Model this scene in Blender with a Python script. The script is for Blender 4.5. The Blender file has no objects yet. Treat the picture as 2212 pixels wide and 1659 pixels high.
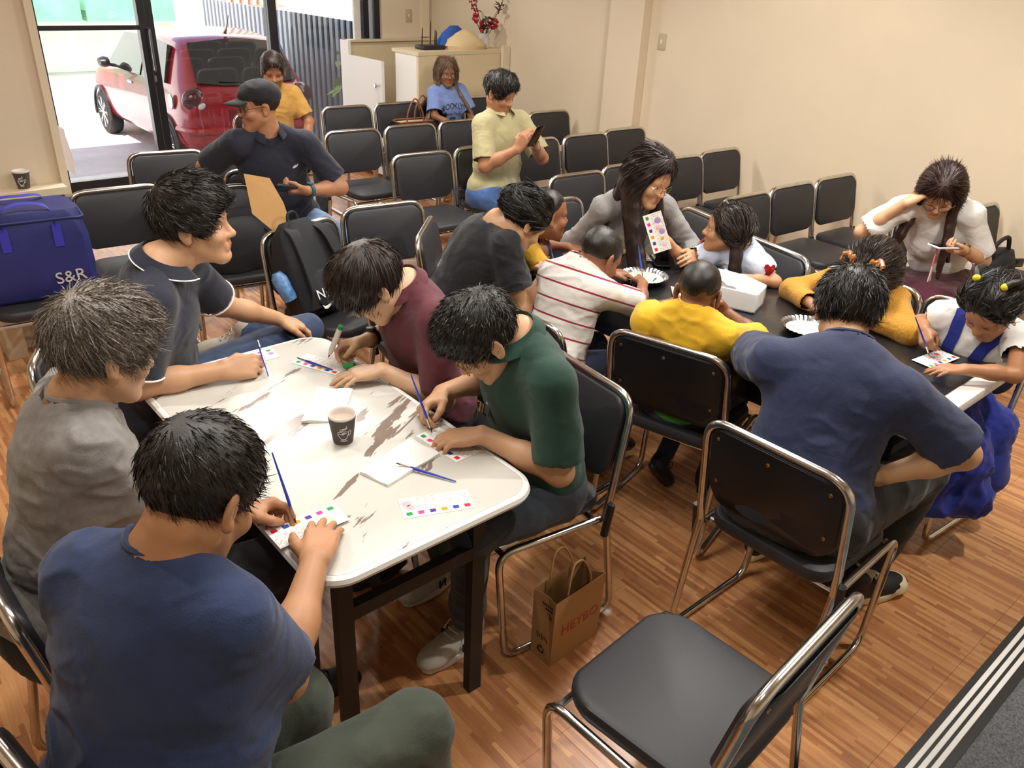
import bpy, bmesh, math, random
import numpy as np
from mathutils import Vector, Matrix
from concurrent.futures import ThreadPoolExecutor
SC = bpy.context.scene
COL = SC.collection
PI = math.pi
# ---------------------------------------------------------------- camera, world, sun, lamps, exposure
CAM_H = 1.9
cam = bpy.data.cameras.new('camera')
cam.sensor_fit = 'HORIZONTAL'; cam.sensor_width = 36.0; cam.lens = 1727.0 / 2212.0 * 36.0
cam.clip_start = 0.05; cam.clip_end = 200
camo = bpy.data.objects.new('camera', cam); COL.objects.link(camo)
camo.matrix_world = Matrix(((0.75855, 0.27274, -0.59179, 0), (-0.65008, 0.37903, -0.65859, 0), (0.04468, 0.88428, 0.46482, CAM_H), (0, 0, 0, 1)))
SC.camera = camo
W = bpy.data.worlds.new('world'); SC.world = W; W.use_nodes = True
_n = W.node_tree.nodes; _l = W.node_tree.links
_sky = _n.new('ShaderNodeTexSky'); _sky.sky_type = 'NISHITA'; _sky.sun_disc = False
_sky.sun_elevation = math.radians(52); _sky.sun_rotation = math.radians(200); _sky.air_density = 1.0; _sky.dust_density = 3.0
_n['Background'].inputs[1].default_value = 0.55
_l.new(_sky.outputs[0], _n['Background'].inputs[0])
sun = bpy.data.lights.new('sun', 'SUN'); sun.energy = 9.0; sun.angle = 0.01; sun.color = (1, .96, .9)
suno = bpy.data.objects.new('sun', sun); COL.objects.link(suno)
suno.rotation_euler = Vector((0.45, 0.25, -0.95)).to_track_quat('-Z', 'Y').to_euler()
SC.view_settings.view_transform = 'Standard'; SC.view_settings.look = 'None'
SC.view_settings.exposure = 0.0; SC.view_settings.gamma = 1.0; SC.view_settings.use_curve_mapping = False
CEIL = 2.75
LAMPS = [(0.02, 2.66, 38, .035), (1.7, 4.75, 62, .035), (3.5, 6.3, 38, .05), (3.9, 3.0, 40, .05), (2.9, 0.3, 84, .05), (0.3, 0.5, 24, .06)]
FILL_PANELS = [(1.2, 1.6, 27), (3.2, 1.9, 46), (2.6, 4.6, 36)]  # unseen soft panels added to raise the room's ambient light
for (lx, ly, le, lr) in LAMPS:
    l = bpy.data.lights.new('lamp_light', 'SPOT'); l.energy = le * 1.5; l.shadow_soft_size = lr; l.spot_size = math.radians(158); l.spot_blend = .5; l.color = (1, .945, .875)
    o = bpy.data.objects.new('lamp_light', l); o.location = (lx, ly, CEIL - .07); COL.objects.link(o)
for (lx, ly, le) in FILL_PANELS:
    l = bpy.data.lights.new('fill_light', 'AREA'); l.energy = le * 1.25; l.shape = 'RECTANGLE'; l.size = 1.15; l.size_y = .28; l.color = (1, .97, .93)
    o = bpy.data.objects.new('fill_light', l); o.location = (lx, ly, CEIL - .03); COL.objects.link(o)

# ---------------------------------------------------------------- materials
def srgb(h):
    if not isinstance(h, str): return tuple(h)[:3]
    h = h.lstrip('#'); v = [int(h[i:i+2], 16) / 255 for i in (0, 2, 4)]
    return tuple(c / 12.92 if c <= .04045 else ((c + .055) / 1.055) ** 2.4 for c in v)
MATS = {}
def mat(name, c, rough=.5, metal=0, bump=0, bscale=40, var=0, vscale=6, coat=0, spec=.5, trans=0, emit=None, sheen=0, stretch=None, attr=None, sss=0, alpha=1):
    if name in MATS: return MATS[name]
    m = bpy.data.materials.new(name); m.use_nodes = True; MATS[name] = m
    N = m.node_tree.nodes; L = m.node_tree.links; b = N['Principled BSDF']
    rgb = srgb(c); b.inputs['Base Color'].default_value = (*rgb, 1)
    b.inputs['Roughness'].default_value = rough; b.inputs['Metallic'].default_value = metal
    b.inputs['Coat Weight'].default_value = coat; b.inputs['Specular IOR Level'].default_value = spec
    b.inputs['Transmission Weight'].default_value = trans; b.inputs['Sheen Weight'].default_value = sheen
    b.inputs['Alpha'].default_value = alpha
    if sss: b.inputs['Subsurface Weight'].default_value = sss; b.inputs['Subsurface Radius'].default_value = (.012, .005, .003); b.inputs['Subsurface Scale'].default_value = .6
    if emit: b.inputs['Emission Color'].default_value = (*srgb(emit[0]), 1); b.inputs['Emission Strength'].default_value = emit[1]
    tc = N.new('ShaderNodeTexCoord'); vec = tc.outputs['Object']
    if stretch:
        mp = N.new('ShaderNodeMapping'); mp.inputs['Scale'].default_value = stretch; L.new(vec, mp.inputs[0]); vec = mp.outputs[0]
    src = None
    if attr:
        a = N.new('ShaderNodeAttribute'); a.attribute_name = attr; src = a.outputs['Color']; L.new(src, b.inputs['Base Color'])
    if var:
        n = N.new('ShaderNodeTexNoise'); n.inputs['Scale'].default_value = vscale; n.inputs['Detail'].default_value = 5; L.new(vec, n.inputs['Vector'])
        mr = N.new('ShaderNodeMapRange'); mr.inputs[1].default_value = .3; mr.inputs[2].default_value = .7; mr.inputs[3].default_value = 1 - var; mr.inputs[4].default_value = 1 + var; L.new(n.outputs['Fac'], mr.inputs[0])
        mx = N.new('ShaderNodeVectorMath'); mx.operation = 'SCALE'; L.new(mr.outputs[0], mx.inputs['Scale'])
        if src: L.new(src, mx.inputs[0])
        else: mx.inputs[0].default_value = rgb
        L.new(mx.outputs[0], b.inputs['Base Color'])
    if bump:
        n = N.new('ShaderNodeTexNoise'); n.inputs['Scale'].default_value = bscale; n.inputs['Detail'].default_value = 4; L.new(vec, n.inputs['Vector'])
        bp = N.new('ShaderNodeBump'); bp.inputs['Strength'].default_value = bump; bp.inputs['Distance'].default_value = .004; L.new(n.outputs['Fac'], bp.inputs['Height']); L.new(bp.outputs[0], b.inputs['Normal'])
    return m
def nodes_of(m): return m.node_tree.nodes, m.node_tree.links, m.node_tree.nodes['Principled BSDF']

# ---------------------------------------------------------------- mesh helpers
class MB:
    def __init__(s): s.v = []; s.f = []
    def add(s, v, f):
        o = len(s.v); s.v += [tuple(p) for p in v]; s.f += [tuple(i + o for i in q) for q in f]; return s
    def box(s, a, b, M=None):
        (x0, y0, z0), (x1, y1, z1) = a, b
        v = [(x0,y0,z0),(x1,y0,z0),(x1,y1,z0),(x0,y1,z0),(x0,y0,z1),(x1,y0,z1),(x1,y1,z1),(x0,y1,z1)]
        if M is not None: v = [tuple(M @ Vector(p)) for p in v]
        return s.add(v, [(0,3,2,1),(4,5,6,7),(0,1,5,4),(1,2,6,5),(2,3,7,6),(3,0,4,7)])
    def tube(s, pts, r, n=10, closed=False, cap=True):
        P = np.array(pts, float); m = len(P)
        rr = np.full(m, r) if np.isscalar(r) else np.array(r, float)
        T = np.zeros_like(P)
        if closed: T = np.roll(P, -1, 0) - np.roll(P, 1, 0)
        else: T[1:-1] = P[2:] - P[:-2]; T[0] = P[1] - P[0]; T[-1] = P[-1] - P[-2]
        T /= np.linalg.norm(T, axis=1)[:, None] + 1e-12
        u = np.cross(T[0], (0, 0, 1)); 
        if np.linalg.norm(u) < .1: u = np.cross(T[0], (1, 0, 0))
        V = []
        for i in range(m):
            u = u - T[i] * (u @ T[i]); u /= np.linalg.norm(u) + 1e-12; w = np.cross(T[i], u)
            for k in range(n):
                a = 2 * PI * k / n; V.append(P[i] + rr[i] * (math.cos(a) * u + math.sin(a) * w))
        F = []
        for i in range(m if closed else m - 1):
            j = (i + 1) % m
            for k in range(n): F.append((i*n+k, i*n+(k+1) % n, j*n+(k+1) % n, j*n+k))
        if cap and not closed: F.append(tuple(range(n))[::-1]); F.append(tuple((m-1)*n+k for k in range(n)))
        return s.add(V, F)
    def lathe(s, prof, n=24, c=(0,0,0), M=None):
        V = []; m = len(prof)
        for (r, z) in prof:
            for k in range(n):
                a = 2*PI*k/n; p = Vector((r*math.cos(a), r*math.sin(a), z))
                if M is not None: p = M @ p
                V.append((p.x+c[0], p.y+c[1], p.z+c[2]))
        F = [(i*n+k, i*n+(k+1) % n, (i+1)*n+(k+1) % n, (i+1)*n+k) for i in range(m-1) for k in range(n)]
        if prof[0][0] > .002 and abs(prof[0][1]-prof[1][1]) > 1e-7: F.append(tuple(range(n))[::-1])
        if prof[-1][0] > .002 and abs(prof[-1][1]-prof[-2][1]) > 1e-7: F.append(tuple((m-1)*n+k for k in range(n)))
        return s.add(V, F)
    def slab(s, outline, z0, z1, bev=.004, M=None):
        # closed outline (x,y) extruded with a bevelled rim
        P = np.array(outline, float); nrm = np.roll(P, -1, 0) - np.roll(P, 1, 0); nrm = np.stack([nrm[:, 1], -nrm[:, 0]], 1); nrm /= np.linalg.norm(nrm, axis=1)[:, None] + 1e-9
        rings = [(P - nrm*bev, z0), (P - nrm*bev*.3, z0 + bev*.3), (P, z0 + bev), (P, z1 - bev), (P - nrm*bev*.3, z1 - bev*.3), (P - nrm*bev, z1)]
        n = len(P); V = []
        for q, z in rings:
            for p in q:
                w = Vector((p[0], p[1], z))
                if M is not None: w = M @ w
                V.append(tuple(w))
        F = [(i*n+k, i*n+(k+1) % n, (i+1)*n+(k+1) % n, (i+1)*n+k) for i in range(5) for k in range(n)]
        F += [tuple(range(n))[::-1], tuple(5*n+k for k in range(n))]
        return s.add(V, F)
    def build(s, name, m, parent=None, smooth=True, loc=None):
        return mesh_obj(name, s.v, s.f, m, parent, smooth, loc)
def mesh_obj(name, v, f, m, parent=None, smooth=True, loc=None):
    me = bpy.data.meshes.new(name)
    if isinstance(v, np.ndarray):
        f = np.asarray(f); nv = len(v); nf = len(f); k = f.shape[1]
        me.vertices.add(nv); me.vertices.foreach_set('co', v.astype(np.float32).ravel())
        me.loops.add(nf*k); me.loops.foreach_set('vertex_index', f.astype(np.int32).ravel())
        me.polygons.add(nf); me.polygons.foreach_set('loop_start', np.arange(0, nf*k, k, dtype=np.int32))
        me.update(calc_edges=True)
    else:
        me.from_pydata(v, [], f); me.update()
    if smooth and len(me.polygons):
        me.polygons.foreach_set('use_smooth', [True]*len(me.polygons))
        if not isinstance(v, np.ndarray): me.set_sharp_from_angle(angle=math.radians(42))
    o = bpy.data.objects.new(name, me); COL.objects.link(o)
    if m is not None: me.materials.append(m if not isinstance(m, str) else MATS[m])
    if loc is not None: o.location = loc
    if parent is not None: o.parent = parent
    return o
def rrect(w, h, r, n=6, cx=0, cy=0):
    P = []
    for (sx, sy, a0) in ((1, 1, 0), (-1, 1, 90), (-1, -1, 180), (1, -1, 270)):
        for k in range(n+1):
            a = math.radians(a0 + 90*k/n); P.append((cx + sx*(w/2-r) + r*math.cos(a), cy + sy*(h/2-r) + r*math.sin(a)))
    return P
def fillet(pts, r=.04, n=5):
    P = [np.array(p, float) for p in pts]; out = [P[0]]
    for i in range(1, len(P)-1):
        a, b, c = P[i-1], P[i], P[i+1]; d1 = a-b; d2 = c-b; l1 = np.linalg.norm(d1); l2 = np.linalg.norm(d2)
        rr = min(r, l1*.49, l2*.49); p0 = b + d1/l1*rr; p2 = b + d2/l2*rr
        for k in range(n+1):
            t = k/n; out.append((1-t)**2*p0 + 2*t*(1-t)*b + t*t*p2)
    out.append(P[-1]); return out
def spline(pts, n=8):
    P = np.array(pts, float); out = []
    for i in range(len(P)-1):
        p0 = P[max(i-1, 0)]; p1 = P[i]; p2 = P[i+1]; p3 = P[min(i+2, len(P)-1)]
        for k in range(n):
            t = k/n; out.append(.5*((2*p1) + (-p0+p2)*t + (2*p0-5*p1+4*p2-p3)*t*t + (-p0+3*p1-3*p2+p3)*t**3))
    out.append(P[-1]); return np.array(out)
def empty(name, loc=(0,0,0), rz=0):
    o = bpy.data.objects.new(name, None); o.location = loc; o.rotation_euler = (0, 0, rz); o.empty_display_size = .1; COL.objects.link(o); return o
def tag(o, label, cat, group=None):
    o['label'] = label; o['category'] = cat
    if group: o['group'] = group
    return o
def struct(o): o['kind'] = 'structure'; return o
def copy_tree(o, parent=None):
    c = o.copy(); COL.objects.link(c); c.parent = parent
    for ch in o.children: copy_tree(ch, c)
    return c
FONT = None
def text_mesh(txt, size, ext=.0006):
    cu = bpy.data.curves.new('t', 'FONT'); cu.body = txt; cu.size = size; cu.extrude = ext; cu.align_x = 'CENTER'; cu.align_y = 'CENTER'; cu.resolution_u = 3
    o = bpy.data.objects.new('t', cu); COL.objects.link(o); dg = bpy.context.evaluated_depsgraph_get()
    me = bpy.data.meshes.new_from_object(o.evaluated_get(dg)); bpy.data.objects.remove(o); bpy.data.curves.remove(cu)
    return me
def frame_matrix(o, right, up):
    r = Vector(right).normalized(); u = Vector(up); n = r.cross(u).normalized(); u = n.cross(r)
    return Matrix(((r.x, u.x, n.x, o[0]), (r.y, u.y, n.y, o[1]), (r.z, u.z, n.z, o[2]), (0, 0, 0, 1)))
def put_text(txt, size, o, right, up, m, parent=None, name='lettering', bold=0, ext=.0006):
    me = text_mesh(txt, size, ext); me.transform(frame_matrix(o, right, up)); me.materials.append(MATS[m])
    ob = bpy.data.objects.new(name, me); COL.objects.link(ob)
    if parent is not None: ob.parent = parent
    return ob
# ---------------------------------------------------------------- base materials
mat('wall', '#d8c8ae', .7, bump=.06, bscale=60, var=.03, vscale=2)
mat('trim', '#dccdb2', .55, bump=.03, bscale=40)
mat('laminate', '#d6c5a2', .45, var=.02)
mat('white_panel', '#e9e6e0', .4)
mat('ceil', '#efe9dc', .8)
mat('black_alu', '#23252b', .35, metal=.3, coat=.2)
mat('chrome', '#d0ceca', .2, metal=1, bump=.02, bscale=300, var=.12, vscale=30)
mat('vinyl', '#28282b', .5, bump=.12, bscale=420, spec=.5)
mat('vinyl_back', '#131417', .4, bump=.03, bscale=200)
mat('black_plastic', '#17181b', .4)
mat('bolt', '#b99a78', .3, metal=1)
mat('black_steel', '#0d0e11', .5, metal=0, bump=.02, bscale=200)
mat('table_edge', '#eceae6', .35)
mat('paper', '#f4f3ef', .75, bump=.02, bscale=300)
mat('tissue', '#f2f2f0', .9, bump=.35, bscale=260)
mat('brush_blue', '#2742b4', .25, coat=.4)
mat('ferrule', '#d9d9d9', .25, metal=1)
mat('bristle', '#3a2c22', .8)
mat('glossy_black', '#0c0d10', .08, coat=.6)
mat('kraft', '#a77f50', .75, bump=.08, bscale=120, var=.05)
mat('cord', '#b08a5c', .8, bump=.3, bscale=300)
mat('print_red', '#a5402a', .7); mat('print_black', '#1b1713', .7); mat('print_white', '#f2f0ec', .6)
for k, c in dict(sw_red='#e22a3e', sw_blue='#2b489f', sw_orange='#f3a11f', sw_purple='#543299', sw_pink='#ee3f9c', sw_green='#2a9d4d').items(): mat(k, c, .7, var=.06, vscale=60)
mat('concrete', '#cfccc8', .8, var=.08, vscale=3, bump=.1)
mat('plaster_out', '#eceae4', .8)
m = mat('glass', '#ffffff', .02, trans=1, alpha=1); N, L, B = nodes_of(m); 
_g = N.new('ShaderNodeBsdfTransparent'); _gl = N.new('ShaderNodeBsdfGlossy'); _gl.inputs[1].default_value = .02; _mx = N.new('ShaderNodeMixShader'); _mx.inputs[0].default_value = .06
L.new(_g.outputs[0], _mx.inputs[1]); L.new(_gl.outputs[0], _mx.inputs[2]); L.new(_mx.outputs[0], N['Material Output'].inputs[0])
m = mat('film', '#ffffff', .1); N, L, B = nodes_of(m)
_g = N.new('ShaderNodeBsdfTransparent'); _mx = N.new('ShaderNodeMixShader'); _mx.inputs[0].default_value = .3
L.new(_g.outputs[0], _mx.inputs[1]); L.new(B.outputs[0], _mx.inputs[2]); L.new(_mx.outputs[0], N['Material Output'].inputs[0])

def wood_floor():
    m = mat('wood', '#8f5730', .28, coat=.0); N, L, B = nodes_of(m)
    g = N.new('ShaderNodeNewGeometry'); sep = N.new('ShaderNodeSeparateXYZ'); L.new(g.outputs['Position'], sep.inputs[0])
    def math_(op, a, b=None, c=None):
        n = N.new('ShaderNodeMath'); n.operation = op
        for i, q in enumerate((a, b, c)):
            if q is None: continue
            if hasattr(q, 'links') or hasattr(q, 'node'): L.new(q, n.inputs[i])
            else: n.inputs[i].default_value = q
        return n.outputs[0]
    sx = math_('DIVIDE', sep.outputs[0], .0139); ix = math_('FLOOR', sx)
    wn = N.new('ShaderNodeTexWhiteNoise'); wn.noise_dimensions = '1D'; L.new(ix, wn.inputs['W'])
    yy = math_('MULTIPLY_ADD', wn.outputs['Value'], 7.3, math_('DIVIDE', sep.outputs[1], .22)); iy = math_('FLOOR', yy)
    cb = N.new('ShaderNodeCombineXYZ'); L.new(ix, cb.inputs[0]); L.new(iy, cb.inputs[1])
    w2 = N.new('ShaderNodeTexWhiteNoise'); w2.noise_dimensions = '2D'; L.new(cb.outputs[0], w2.inputs['Vector'])
    mp = N.new('ShaderNodeMapping'); mp.inputs['Scale'].default_value = (60, 3.5, 1); L.new(g.outputs['Position'], mp.inputs[0])
    nz = N.new('ShaderNodeTexNoise'); nz.inputs['Scale'].default_value = 4; nz.inputs['Detail'].default_value = 6; L.new(mp.outputs[0], nz.inputs['Vector'])
    f = math_('MULTIPLY_ADD', nz.outputs['Fac'], .45, math_('MULTIPLY', w2.outputs['Value'], .62))
    cr = N.new('ShaderNodeValToRGB'); cr.color_ramp.elements[0].position = .1; cr.color_ramp.elements[0].color = (*srgb('#97603d'), 1); cr.color_ramp.elements[1].position = .95; cr.color_ramp.elements[1].color = (*srgb('#d9a570'), 1)
    e = cr.color_ramp.elements.new(.55); e.color = (*srgb('#bc8254'), 1); L.new(f, cr.inputs[0]); L.new(cr.outputs[0], B.inputs['Base Color'])
    n3 = N.new('ShaderNodeTexNoise'); n3.inputs['Scale'].default_value = 9; L.new(g.outputs['Position'], n3.inputs['Vector'])
    L.new(math_('MULTIPLY_ADD', n3.outputs['Fac'], .18, .2), B.inputs['Roughness'])
    return m
wood_floor()
mat('grout', '#3a2114', .7)
def marble():
    m = mat('marble', '#d6d4ca', .3); N, L, B = nodes_of(m)
    tc = N.new('ShaderNodeTexCoord'); mr = N.new('ShaderNodeMapping'); mr.inputs['Rotation'].default_value = (0, 0, -.47); L.new(tc.outputs['Object'], mr.inputs[0])
    mp = N.new('ShaderNodeMapping'); mp.inputs['Scale'].default_value = (3.4, 19, 1); L.new(mr.outputs[0], mp.inputs[0])
    n = N.new('ShaderNodeTexNoise'); n.inputs['Scale'].default_value = 1.0; n.inputs['Detail'].default_value = 9; n.inputs['Roughness'].default_value = .58; n.inputs['Distortion'].default_value = .35; L.new(mp.outputs[0], n.inputs['Vector'])
    cr = N.new('ShaderNodeValToRGB'); E = cr.color_ramp.elements; E[0].position = .607; E[0].color = (0, 0, 0, 1); E[1].position = .617; E[1].color = (1, 1, 1, 1); L.new(n.outputs['Fac'], cr.inputs[0])
    mx = N.new('ShaderNodeMix'); mx.data_type = 'RGBA'; L.new(cr.outputs[0], mx.inputs[0]); mx.inputs[6].default_value = (*srgb('#d3d1c8'), 1); mx.inputs[7].default_value = (*srgb('#86766b'), 1); L.new(mx.outputs[2], B.inputs['Base Color'])
marble()

# ---------------------------------------------------------------- room shell
XR, YF, XL, YB = 5.25, 7.35, -1.6, -1.4
base = struct(MB().box((XL-.2, YB-.2, -.12), (XR+.2, YF+.12, -.006)).build('floor', mat('grout', ''), smooth=False))
tm = MB().slab(rrect(.3015, .3015, .001, 1), -.005, 0, .0004)
tile0 = None; cnt = 0; far = MB(); TS = .302
cells = []
for i in range(-12, 10):
    for j in range(-7, 24):
        cx = 2.675 + TS*(i+.5); cy = .41 + TS*(j+.5)
        if XL < cx-.1 and cx < XR+.1 and YB < cy and cy < YF and cy > -.1: cells.append((cx, cy))
cells.sort(key=lambda c: math.hypot(c[0]-1.5, c[1]-.9) + (3 if c[0] < -.3 else 0))
for k, (cx, cy) in enumerate(cells):
    if k < 290:
        if tile0 is None:
            tile0 = mesh_obj('floor_tile', tm.v, tm.f, MATS['wood'], base, smooth=False); o = tile0
        else:
            o = tile0.copy(); COL.objects.link(o)
        o.location = (cx, cy, 0)
    else: far.box((cx-.1503, cy-.1503, -.005), (cx+.1503, cy+.1503, 0))
fo = far.build('floor_tiling', MATS['wood'], base, smooth=False); fo['kind'] = 'stuff'
struct(MB().box((XL-.2, YB-.2, CEIL), (XR+.2, YF+.12, CEIL+.1)).build('ceiling', MATS['ceil'], smooth=False))
wr = struct(MB().box((XR, YB, 0), (XR+.15, YF+.12, CEIL)).build('wall_right', MATS['wall'], smooth=False))
MB().box((XR-.09, 4.45, 0), (XR+.02, 4.8, CEIL)).build('pilaster', MATS['wall'], wr, smooth=False)
struct(MB().box((XL-.15, YB, 0), (XL, YF+.12, CEIL)).build('wall_far_left', MATS['wall'], smooth=False))
struct(MB().box((XL, YB-.15, 0), (XR, YB, CEIL)).build('wall_back', MATS['wall'], smooth=False))
# front wall: glazed from x=1.5 to 4.6
wf = struct(MB().box((4.6, YF, 0), (XR, YF+.12, CEIL)).box((XL, YF, 0), (1.5, YF+.12, CEIL)).box((1.5, YF, 2.4), (4.6, YF+.12, CEIL)).build('wall_front', MATS['wall'], smooth=False))
MB().box((5.1, YF-.035, 1.2), (5.19, YF, CEIL)).build('cable_trunking', MATS['trim'], wf, smooth=False)
wl = struct(MB().box((XL, 4.5, 0), (.93, 4.62, CEIL)).build('wall_left', MATS['wall'], smooth=False))
MB().box((.93, 4.46, 0), (.965, 4.62, CEIL)).build('corner_trim', MATS['trim'], wl, smooth=False)
led = tag(empty('wall_shelf', (.4, 4.4, 0)), 'cream shelf ledge along the left wall carrying a paper cup', 'shelf')
MB().box((-1.2, -.03, .80), (.53, .1, .835)).build('ledge', MATS['trim'], led, smooth=False)
MB().box((.10, -.02, 0), (.19, .1, .8)).build('support', MATS['trim'], led, smooth=False)
MB().box((-.9, -.02, 0), (-.81, .1, .8)).build('support', MATS['trim'], led, smooth=False)
# platform in front of camera
st = struct(MB().box((XL, YB, 0), (XR, .24, .145)).build('floor_platform', mat('carpet', '#606366', .95, bump=.9, bscale=500, var=.55, vscale=190), smooth=False))
MB().box((XL, .24, 0), (XR, .335, .148)).build('nosing_base', MATS['black_plastic'], st, smooth=False)
for k in range(3): MB().slab([(XL, .262+k*.021), (XR, .262+k*.021), (XR, .275+k*.021), (XL, .275+k*.021)], .146, .1525, .0015).build('nosing_rib', mat('alu', '#cfcfcc', .45), st, smooth=False)
# downlights, then the panels added for fill
LWH = ['beyond the marble table', 'near the glass door', 'before the corner counter', 'over the chairs along the long wall', 'over the platform edge by the covered table', 'over the platform edge by the marble table']
for (lx, ly, le, lr), wh_ in zip(LAMPS, LWH):
    t = tag(empty('ceiling_light', (lx, ly, CEIL)), 'round recessed ceiling downlight ' + wh_, 'lamp', 'ceiling downlights')
    MB().lathe([(.055, -.002), (.085, -.004), (.085, 0), (.055, 0)], 20).build('rim', MATS['white_panel'], t)
    MB().lathe([(.001, -.001), (.052, -.001)], 20).build('bulb_face', mat('bulb', '#fff1d8', .5, emit=('#ffe3b8', 6)), t)
for (lx, ly, le), wh_ in zip(FILL_PANELS, ['over the marble table', 'over the covered table', 'over the rows of chairs']):
    t = tag(empty('fill_panel', (lx, ly, CEIL)), 'flat rectangular fill light panel added to the ceiling ' + wh_, 'lamp', 'added fill light panels')  # housing for an added fill light, no known fixture
    MB().box((-.6, -.16, -.02), (.6, .16, 0)).build('housing', MATS['white_panel'], t, smooth=False)
# ---------------------------------------------------------------- glazing
def bar(a, b, nm, parent): return MB().box(a, b).build(nm, MATS['black_alu'], parent, smooth=False)
d = struct(empty('door_1', (1.9, YF, 0)))
def loc(p): return p
def gl(parent, x0, x1, z0, z1, y): MB().box((x0, y-.004, z0), (x1, y+.004, z1)).build('pane', MATS['glass'], parent, smooth=False)
ox = 1.9
bar((1.5-ox, -.04, 0), (1.59-ox, .08, 2.4), 'jamb', d)
bar((1.59-ox, -.02, 0), (2.33-ox, .03, .14), 'bottom_rail', d)
bar((1.59-ox, -.02, 1.29), (2.33-ox, .03, 1.325), 'mid_rail', d)
bar((1.59-ox, -.02, 2.3), (2.33-ox, .03, 2.4), 'top_rail', d)
bar((2.33-ox, -.03, 0), (2.385-ox, .04, 2.4), 'stile', d); bar((2.392-ox, -.03, 0), (2.45-ox, .04, 2.4), 'stile', d)
gl(d, 1.59-ox, 2.33-ox, .14, 1.29, .005); gl(d, 1.59-ox, 2.33-ox, 1.325, 2.3, .005)
MB().tube(fillet([(.49, -.03, .98), (.49, -.08, .98), (.49, -.08, 1.3), (.49, -.03, 1.3)], .02, 3), .011, 8).build('door_handle', mat('handle', '#8b8d93', .3, metal=1), d)
MB().box((.49, -.034, .89), (.505, -.03, .94)).build('lock_plate', MATS['ferrule'], d, smooth=False)
w1 = struct(empty('window_1', (3.5, YF, 0)))
for (x0, x1) in ((2.45, 3.45), (3.53, 4.5)):
    bar((x0-3.5, -.02, 0), (x1-3.5, .03, .14), 'bottom_rail', w1); bar((x0-3.5, -.02, 2.3), (x1-3.5, .03, 2.4), 'top_rail', w1); gl(w1, x0-3.5, x1-3.5, .14, 2.3, .005)
bar((3.45-3.5, -.03, 0), (3.53-3.5, .05, 2.4), 'mullion', w1); bar((4.44-3.5, .0, 0), (4.5-3.5, .06, 2.4), 'frame_post', w1); bar((4.54-3.5, -.04, 0), (4.6-3.5, .1, 2.4), 'frame_post', w1)
MB().box((4.36-3.5, .04, .14), (4.43-3.5, .07, 2.3)).build('sash_stile', MATS['white_panel'], w1, smooth=False)
# switches
def switch(M, lab):
    t = empty('wall_switch'); t.matrix_world = M; tag(t, lab, 'switch')
    MB().slab(rrect(.072, .118, .008, 3), 0, .008, .002).build('plate', mat('plate', '#b9ab8c', .45), t)
    MB().slab(rrect(.02, .03, .003, 2), .008, .012, .001).build('rocker', MATS['trim'], t)
switch(frame_matrix((4.96, YF, 1.395), (1, 0, 0), (0, 0, 1)), 'beige switch plate on the front wall between window frame and corner')
switch(frame_matrix((XR, 4.31, 1.42), (0, -1, 0), (0, 0, 1)), 'beige switch plate on the long wall next to the pilaster')

# ---------------------------------------------------------------- chairs
def chair_parts(name, back_bolts=True):
    t = empty(name)
    so = []                                            # seat outline: x forward
    for (x, y) in rrect(.42, .41, .075, 6): so.append((x+.02 - (.035*(abs(y)/.2)**2 if x > 0 else 0), y * (1.0 if x > 0 else .96)))
    s = MB().slab(so, .425, .472, .016); s.v = [(x, y, z - .012*max(0, (x-.13)/.1)**2 + .004*math.cos(y*8)) for x, y, z in s.v]
    s.build('seat', MATS['vinyl'], t)
    po = []
    for (y, z) in rrect(.405, .255, .055, 6): po.append((y, z - (.03*(1-(y/.2)**2) if z < 0 else 0)))
    def bend(m): m.v = [(-.205 - .19*(v[1]-.0) - .028*(1-(v[0]/.2)**2) - v[2]*1.0, v[0], .665 + v[1]) for v in m.v]; return m
    bend(MB().slab(po, -.024, .004, .010)).build('backrest', MATS['vinyl'], t)
    bk = bend(MB().slab([(y*.985, z*.98) for y, z in po], .0045, .009, .002)).build('back_panel', MATS['vinyl_back'], t)
    for (y, z) in ((-.17, .09), (.17, .09), (-.17, -.06), (.17, -.06), (0, .1)):
        x = -.205 - .19*z - .028*(1-(y/.2)**2) - .009; MB().lathe([(.006, 0), (.0055, .002), (.002, .0035)], 8, M=Matrix.Rotation(-PI/2, 3, 'Y')).build('bolt', MATS['bolt'], bk).location = (x, y, z + .665)
    up = fillet([(-.165, -.222, .40), (-.185, -.222, .53), (-.232, -.216, .802), (-.232, .216, .802), (-.185, .222, .53), (-.165, .222, .40)], .075, 6)
    MB().tube(up, .0125, 10).build('back_frame', MATS['chrome'], t)
    for sgn in (-1, 1):
        y = .222*sgn
        lp = fillet([(-.168, y, .43), (-.235, y, .0125), (.185, y*.98, .0125), (.225, y*.97, .425), (-.15, y*.97, .405)], .06, 5)
        MB().tube(lp, .0115, 9).build('leg_frame', MATS['chrome'], t)
        MB().tube([(-.155, y*1.07, .355), (-.172, y*1.07, .465)], .0125, 8).build('bracket', MATS['black_plastic'], t)
    MB().tube([(.2, -.215, .408), (.2, .215, .408)], .009, 8).build('seat_rail', MATS['chrome'], t)
    MB().tube([(-.13, -.215, .405), (-.13, .215, .405)], .009, 8).build('seat_rail', MATS['chrome'], t)
    return t
CH0 = None
def chair(x, y, az, label, group=None):
    global CH0
    if CH0 is None: CH0 = chair_parts('banquet_chair'); c = CH0
    else: c = copy_tree(CH0)
    c.location = (x, y, 0); c.rotation_euler = (0, 0, math.radians(az))
    c['label'] = label; c['category'] = 'chair'
    if group: c['group'] = group
    elif 'group' in c: del c['group']
    return c
# rows facing the platform; back top at centre (bx, by): seat origin sits .25 in front
def rowchair(bx, by, label, az=-90, group=None):
    a = math.radians(az); return chair(bx + .235*math.cos(a), by + .235*math.sin(a), az, label, group)
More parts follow.
